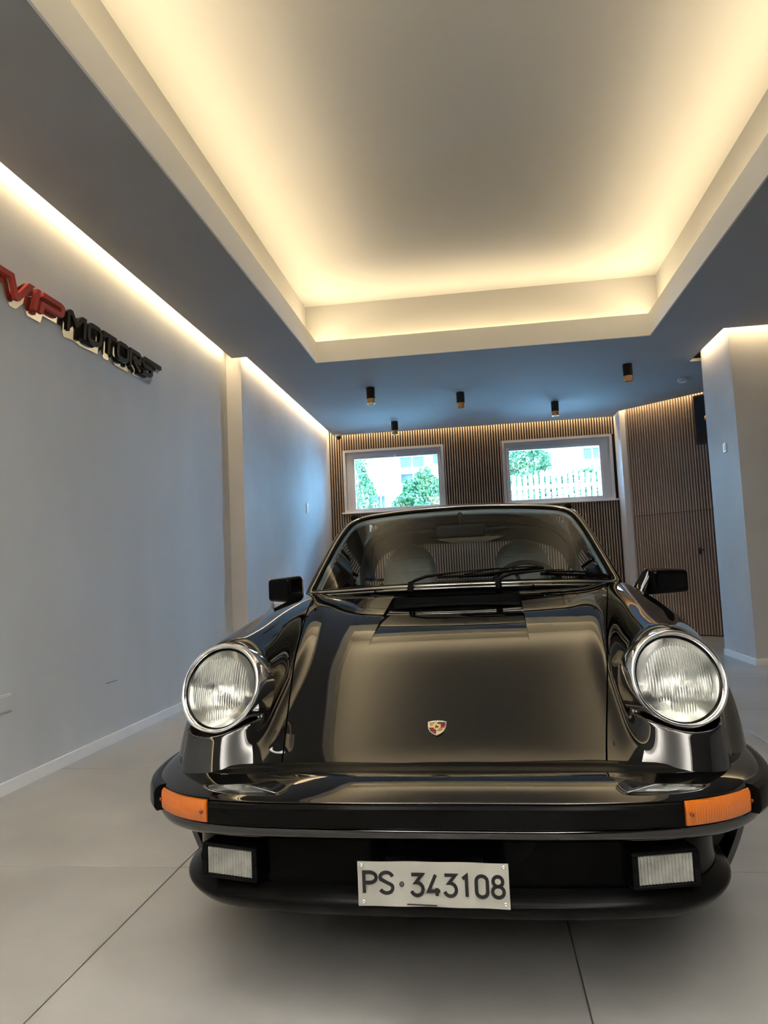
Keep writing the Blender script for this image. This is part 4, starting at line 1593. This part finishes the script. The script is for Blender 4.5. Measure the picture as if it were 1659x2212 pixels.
# wipers
for (px_, e1, b0, b1) in ((-.182, (.175, .105), (.01, .070), (.350, .140)), (.166, (.43, .080), (.335, .080), (.625, .045))):
    wp = empty('wiper', (0, 0, 0), 0, car)
    base = wsp(px_, -.030, .004)
    MB().lathe([(0, -.01), (.013, -.01), (.0135, .004), (.011, .012), (.012, .018), (.010, .026), (.005, .030), (0, .031)], 16, Matrix.Translation(base)).build('pivot', matte, wp, autosmooth=40)
    a_ = [base + Vector((0, 0, .022)), base + Vector((.02, .004, .034))]
    for k in range(1, 9):
        q = k / 8
        a_.append(wsp(px_ + .02 + (e1[0] - px_ - .02) * q, .015 + (e1[1] - .015) * q ** .8, .034 - .008 * q))
    MB().tube([tuple(p) for p in a_], [.009, .0095, .0095, .0085, .0065, .005, .0042, .004, .0036, .0034], 8, False, .7).build('arm', matte, wp, smooth=True)
    N_ = 16
    bl = [wsp(b0[0] + (b1[0] - b0[0]) * k / N_, b0[1] + (b1[1] - b0[1]) * k / N_, .006) for k in range(N_ + 1)]
    MB().tube(bl, .0042, 6, False, 1.6).build('blade', rubber, wp, smooth=True)
    br = [wsp(b0[0] + (b1[0] - b0[0]) * k / N_, b0[1] + (b1[1] - b0[1]) * k / N_, .013 + .010 * math.sin(PI * k / N_)) for k in range(1, N_)]
    MB().tube(br, .0038, 6).build('blade_bridge', matte, wp, smooth=True)

# ---------------------------------------------------------------- door mirrors


def rbox(a, b, bev, M, taper=None):
    bm = bmesh.new()
    bmesh.ops.create_cube(bm, size=1)
    for p in bm.verts:
        p.co = Vector([(a[i] + b[i]) / 2 + p.co[i] * (b[i] - a[i]) for i in range(3)])
    bmesh.ops.bevel(bm, geom=list(bm.edges), offset=bev, segments=5, affect='EDGES', profile=.6)
    if taper:
        for p in bm.verts:
            p.co = Vector(taper(p.co))
    v = [tuple(p.co) for p in bm.verts]
    bm.verts.index_update()
    f = [tuple(p.index for p in q.verts) for q in bm.faces]
    bm.free()
    return MB().add(v, f, M)


for s, c_, rz_, w_m in ((-1, (-.752, 1.60, .872), math.radians(-30), .072), (1, (.838, 1.60, .844), math.radians(10), .080)):
    mrr = empty('door_mirror', (0, 0, 0), 0, car)
    M = Matrix.Translation(c_) @ Matrix.Rotation(rz_, 4, 'Z')
    hh_ = .056 if s < 0 else .052
    tp = lambda p: (p[0] * (1 - .10 * max(0, -p[1]) / .05), p[1], p[2] * (1 - .12 * max(0, -p[1]) / .05) * (1 - .08 * s * p[0] / .09))
    rbox((-w_m, -.055, -hh_), (w_m, .035, hh_), .020, M, tp).build('mirror_housing', mirror_dimmed, mrr, autosmooth=60, fix=True)
    rbox((-w_m * .9, .030, -hh_ * .86), (w_m * .9, .041, hh_ * .86), .004, M).build('mirror_glass', chrome, mrr, autosmooth=40, fix=True)
    # foot reaching inward to the door
    ix = c_[0] - s * (w_m * .45)
    fx_ = s * .690
    base_z = .812 if s > 0 else .798
    v, f = [], []
    secs = [(Vector((.775, 1.60, .888)), .030, .030), (Vector((.768, 1.60, .865)), .034, .040), (Vector((.748, 1.60, .83)), .040, .046), (Vector((.722, 1.61, .785)), .055, .040)]
    if s < 0:
        secs = [(Vector((c_[0] + .02, 1.61, c_[2] - .05)), .022, .020), (Vector((c_[0] + .03, 1.615, c_[2] - .066)), .022, .022), (Vector((-.70, 1.63, base_z)), .055, .034), (Vector((-.692, 1.63, base_z - .018)), .06, .034)]
    n_ = 16
    for (p, ry, rr) in secs:
        for k in range(n_):
            a = 2 * PI * k / n_
            v.append((p.x + rr * math.sin(a) * .8, p.y + ry * math.cos(a), p.z))
    for j in range(3):
        for k in range(n_):
            q = (k + 1) % n_
            f.append((j * n_ + k, j * n_ + q, (j + 1) * n_ + q, (j + 1) * n_ + k))
    f += [tuple(range(n_)), tuple(reversed([3 * n_ + k for k in range(n_)]))]
    MB().add(v, f).build('mirror_foot', matte if s < 0 else black_paint, mrr, autosmooth=60, fix=True)

# ---------------------------------------------------------------- roof, targa bar, glass
nu, nv = 31, 21
v = []
for j in range(nv):
    u = j / (nv - 1)
    for i in range(nu):
        a = -1 + 2 * i / (nu - 1)
        wd = .50 + .02 * u
        x = a * wd
        yh = 1.915 + .25 * x * x
        y = yh + (2.68 - yh) * u
        z = 1.222 - .10 * x * x + .055 * math.sin(u * PI * .62) - .03 * abs(a) ** 4
        v.append((x, y, z))
rf = mk('roof_panel', v, grid_faces(nu, nv), matte, car, smooth=True)
mk('headliner', [(p[0] * .98, p[1], p[2] - .018) for p in v], grid_faces(nu, nv, True), mat('headliner_cloth', (.42, .46, .48), .8), car, smooth=True)


def arch_pt(a, sc_=1.0):
    """targa hoop: a in -1..1 across"""
    th = a * PI / 2
    x = .665 * math.copysign(abs(math.sin(th)) ** .75, a)
    z = .86 + .405 * abs(math.cos(th)) ** .62
    return x * sc_, z


def hoop(y0, y1, s0, s1, zoff0=0, zoff1=0, n=61):
    v = []
    for (yy, sc_, zo) in ((y0, s0, zoff0), (y1, s1, zoff1)):
        for i in range(n):
            x, z = arch_pt(-1 + 2 * i / (n - 1))
            v.append((x * sc_, yy + .10 * (1 - (z - .86) / .405), .86 + (z - .86) * (sc_ if sc_ < 1 else 1) + zo))
    return v, grid_faces(n, 2)


n_ = 61
v, f = [], []
for (yy, sc_) in ((2.66, 1.0), (2.84, 1.0), (2.84, .955), (2.66, .955)):
    for i in range(n_):
        x, z = arch_pt(-1 + 2 * i / (n_ - 1))
        v.append((x * sc_, yy + .08 * (1 - (z - .86) / .405), .86 + (z - .86) * (1 - (1 - sc_) * .8)))
for k in range(4):
    q = (k + 1) % 4
    for i in range(n_ - 1):
        f.append((k * n_ + i, k * n_ + i + 1, q * n_ + i + 1, q * n_ + i))
MB().add(v, f).build('roll_hoop', cabin_m, car, autosmooth=40, fix=True)
# wraparound rear glass
v = []
nv = 13
for j in range(nv):
    u = j / (nv - 1)
    for i in range(n_):
        x, z = arch_pt(-1 + 2 * i / (n_ - 1))
        ybase = 2.84 + .08 * (1 - (z - .86) / .405)
        zz = .86 + (z - .86) * math.cos(u * PI / 2) ** .9 * .99 + .02 * u
        yy = ybase + (.56 - .30 * (x / .665) ** 2) * math.sin(u * PI / 2) ** 1.2
        v.append((x * (1 - .10 * u), yy, zz))
mk('rear_glass', v, grid_faces(n_, nv), sideglass_m, car, smooth=True)
MB().tube([v[(nv - 1) * n_ + i] for i in range(n_)], .010, 8).build('rear_glass_seal', rubber, car, smooth=True)
for s in (-1, 1):
    v = [(s * .652, 1.78, .835), (s * .655, 2.70, .845), (s * .585, 2.68, 1.10), (s * .53, 2.66, 1.205), (s * .512, 2.05, 1.19), (s * .55, 1.96, 1.09)]
    f = [(0, 1, 2, 5), (5, 2, 3, 4)]
    if s < 0:
        f = [q[::-1] for q in f]
    mk('side_glass', v, f, sideglass_m, car)
    MB().tube([(s * .655, 1.66, .838), (s * .66, 2.2, .845), (s * .66, 2.74, .850)], .009, 8, False, .6).build('window_trim', rubber, car, smooth=True)
    MB().tube([(s * .515, 1.98, 1.20), (s * .522, 2.3, 1.222), (s * .535, 2.68, 1.215)], .014, 8).build('roof_rail', matte, car, smooth=True)

for s in (-1, 1):
    x = s * (.742 + .02)
    MB().tube([(s * .752, 2.44, .70), (s * .775, 2.45, .70), (s * .780, 2.52, .70), (s * .775, 2.59, .70), (s * .752, 2.60, .70)], .009, 8).build('door_handle', trim_m, car, smooth=True)
# ---------------------------------------------------------------- cabin
tb = MB()
tb.box((-.66, 1.45, .20), (.66, 3.3, .22)).box((-.66, 1.45, .20), (-.645, 3.0, .80)).box((.645, 1.45, .20), (.66, 3.0, .80)).box((-.66, 1.42, .20), (.66, 1.44, .80)).box((-.6, 2.95, .22), (.6, 2.97, .80))
tb.build('cabin_tub', carpet_m, car)
nu, nv = 31, 9
dash = []
prof = [(0.0, .853), (.10, .858), (.20, .856), (.27, .845), (.305, .825), (.31, .78), (.30, .70), (.27, .62)]
for (dy, z) in prof:
    for i in range(nu):
        x = -.625 + 1.25 * i / (nu - 1)
        dash.append((x, 1.425 + .40 * x * x + dy, z - .02 * (x / .62) ** 2))
mk('dashboard', dash, grid_faces(nu, len(prof)), cabin_m, car, smooth=True)
rs = MB().box((-.56, 2.90, .70), (.56, 3.34, .86), bev=.02).box((-.50, 2.70, .42), (.50, 2.92, .84), bev=.03)
rs.build('rear_shelf', carpet_m, car)


def seat(sx):
    t = empty('seat', (sx, 2.10, .24), 0, car)
    prof2 = [(0, .0), (.27, 0)]
    # cushion
    mb = MB().box((-.245, -.30, .0), (.245, .24, .15), bev=.05)
    mb.build('cushion', leather, t, autosmooth=50)
    # tall backrest with tombstone head, as a lofted slab
    zz = np.linspace(.10, .835, 22)
    v = []
    n = 28
    for z in zz:
        u = (z - .10) / .735
        hw = .235 - .05 * u - .02 * math.sin(u * PI)
        if u > .62:
            q = (u - .62) / .38
            hw = (.150 - .012 * q) + .02 * max(0, (.15 - q) * 3)
            hw *= math.sqrt(max(0, 1 - max(0, (q - .45) / .56) ** 2.6))
        hw = max(hw, .01)
        yc = .24 + .16 * u
        th_ = .062 - .018 * u
        for k in range(n):
            a = 2 * PI * k / n
            ca, sa = math.cos(a), math.sin(a)
            xx = hw * math.copysign(abs(ca) ** .35, ca)
            yy = yc + th_ * math.copysign(abs(sa) ** .7, sa)
            v.append((xx, yy, z))
    f = []
    for j in range(len(zz) - 1):
        for k in range(n):
            q = (k + 1) % n
            f.append((j * n + k, j * n + q, (j + 1) * n + q, (j + 1) * n + k))
    f += [tuple(reversed(range(n))), tuple((len(zz) - 1) * n + k for k in range(n))]
    MB().add(v, f).build('backrest', leather, t, smooth=True, fix=True)
    # welts across the head
    for z in (.56, .625, .69, .75):
        u = (z - .10) / .735
        yc = .24 + .16 * u - (.062 - .018 * u)
        MB().tube([(-.115, yc - .0005, z), (0, yc - .0015, z), (.115, yc - .0005, z)], .0022, 6).build('stitched_welt', cabin_m, t, smooth=True)
    MB().box((-.2, -.25, -.03), (.2, .2, .0)).build('seat_base', matte, t)


seat(-.302)
seat(.302)
stw = empty('steering_wheel', (.30, 1.94, .78), 0, car)
stw.rotation_euler = (math.radians(68), 0, 0)
MB().tube([(.18 * math.cos(2 * PI * k / 48), .18 * math.sin(2 * PI * k / 48), 0) for k in range(48)], .012, 10, True).build('rim', matte, stw, smooth=True)
MB().lathe([(0, .03), (.05, .028), (.07, .01), (.07, -.01), (.03, -.03), (.025, -.15), (0, -.15)], 24).build('hub', matte, stw, autosmooth=40)
for a in (0, 90, 180, 270):
    MB().tube([(.05 * math.cos(math.radians(a + 20)), .05 * math.sin(math.radians(a + 20)), 0), (.175 * math.cos(math.radians(a + 20)), .175 * math.sin(math.radians(a + 20)), 0)], .009, 8, False, .4).build('spoke', matte, stw, smooth=True)

# ---------------------------------------------------------------- underside and wheels
un = MB().box((-.40, .22, .19), (.40, 4.10, .23)).box((-.60, 1.3, .17), (.60, 2.85, .21)).box((-.46, .30, .21), (.46, 1.3, .46)).box((-.45, 3.35, .21), (.45, 4.0, .5)).box((-.77, 1.35, .17), (-.60, 2.8, .24)).box((.60, 1.35, .17), (.77, 2.8, .24))
un.build('underbody', matte, car)
for s in (-1, 1):
    for cy, wd in ((.93, .10), (3.20, .115)):
        M = Matrix.Translation((s * .665, cy, .30)) @ Matrix.Rotation(s * PI / 2, 4, 'Y')
        wh = empty('wheel', (0, 0, 0), 0, car)
        wh.matrix_local = M
        MB().lathe([(.20, -wd + .01), (.235, -wd), (.275, -wd + .005), (.296, -wd + .025), (.300, -wd + .05), (.300, wd - .05), (.296, wd - .025), (.275, wd - .005), (.235, wd), (.20, wd - .01)], 56).build('tyre', tyre_m, wh, autosmooth=40)
        MB().lathe([(.202, -wd + .01), (.195, -wd + .02), (.185, 0), (.195, wd - .02), (.205, wd - .005), (.198, wd - .004), (.18, wd - .03), (.178, 0)], 48).build('rim_barrel', alloy_m, wh, autosmooth=40)
        sp = MB()
        for k in range(5):
            a = 2 * PI * k / 5
            pts = []
            for r, hw_ in ((.03, .034), (.09, .036), (.15, .048), (.182, .062)):
                pts.append((r, hw_))
            poly_ = [(r, h_) for r, h_ in pts] + [(r, -h_) for r, h_ in pts[::-1]]
            sp.prism(poly_, wd - .05, wd - .022, Matrix.Rotation(a, 4, 'Z'))
        sp.build('spokes', alloy_m, wh, fix=True)
        MB().lathe([(0, wd - .005), (.03, wd - .008), (.036, wd - .03), (.05, wd - .06)], 24).build('hub_cap', matte, wh, autosmooth=40)
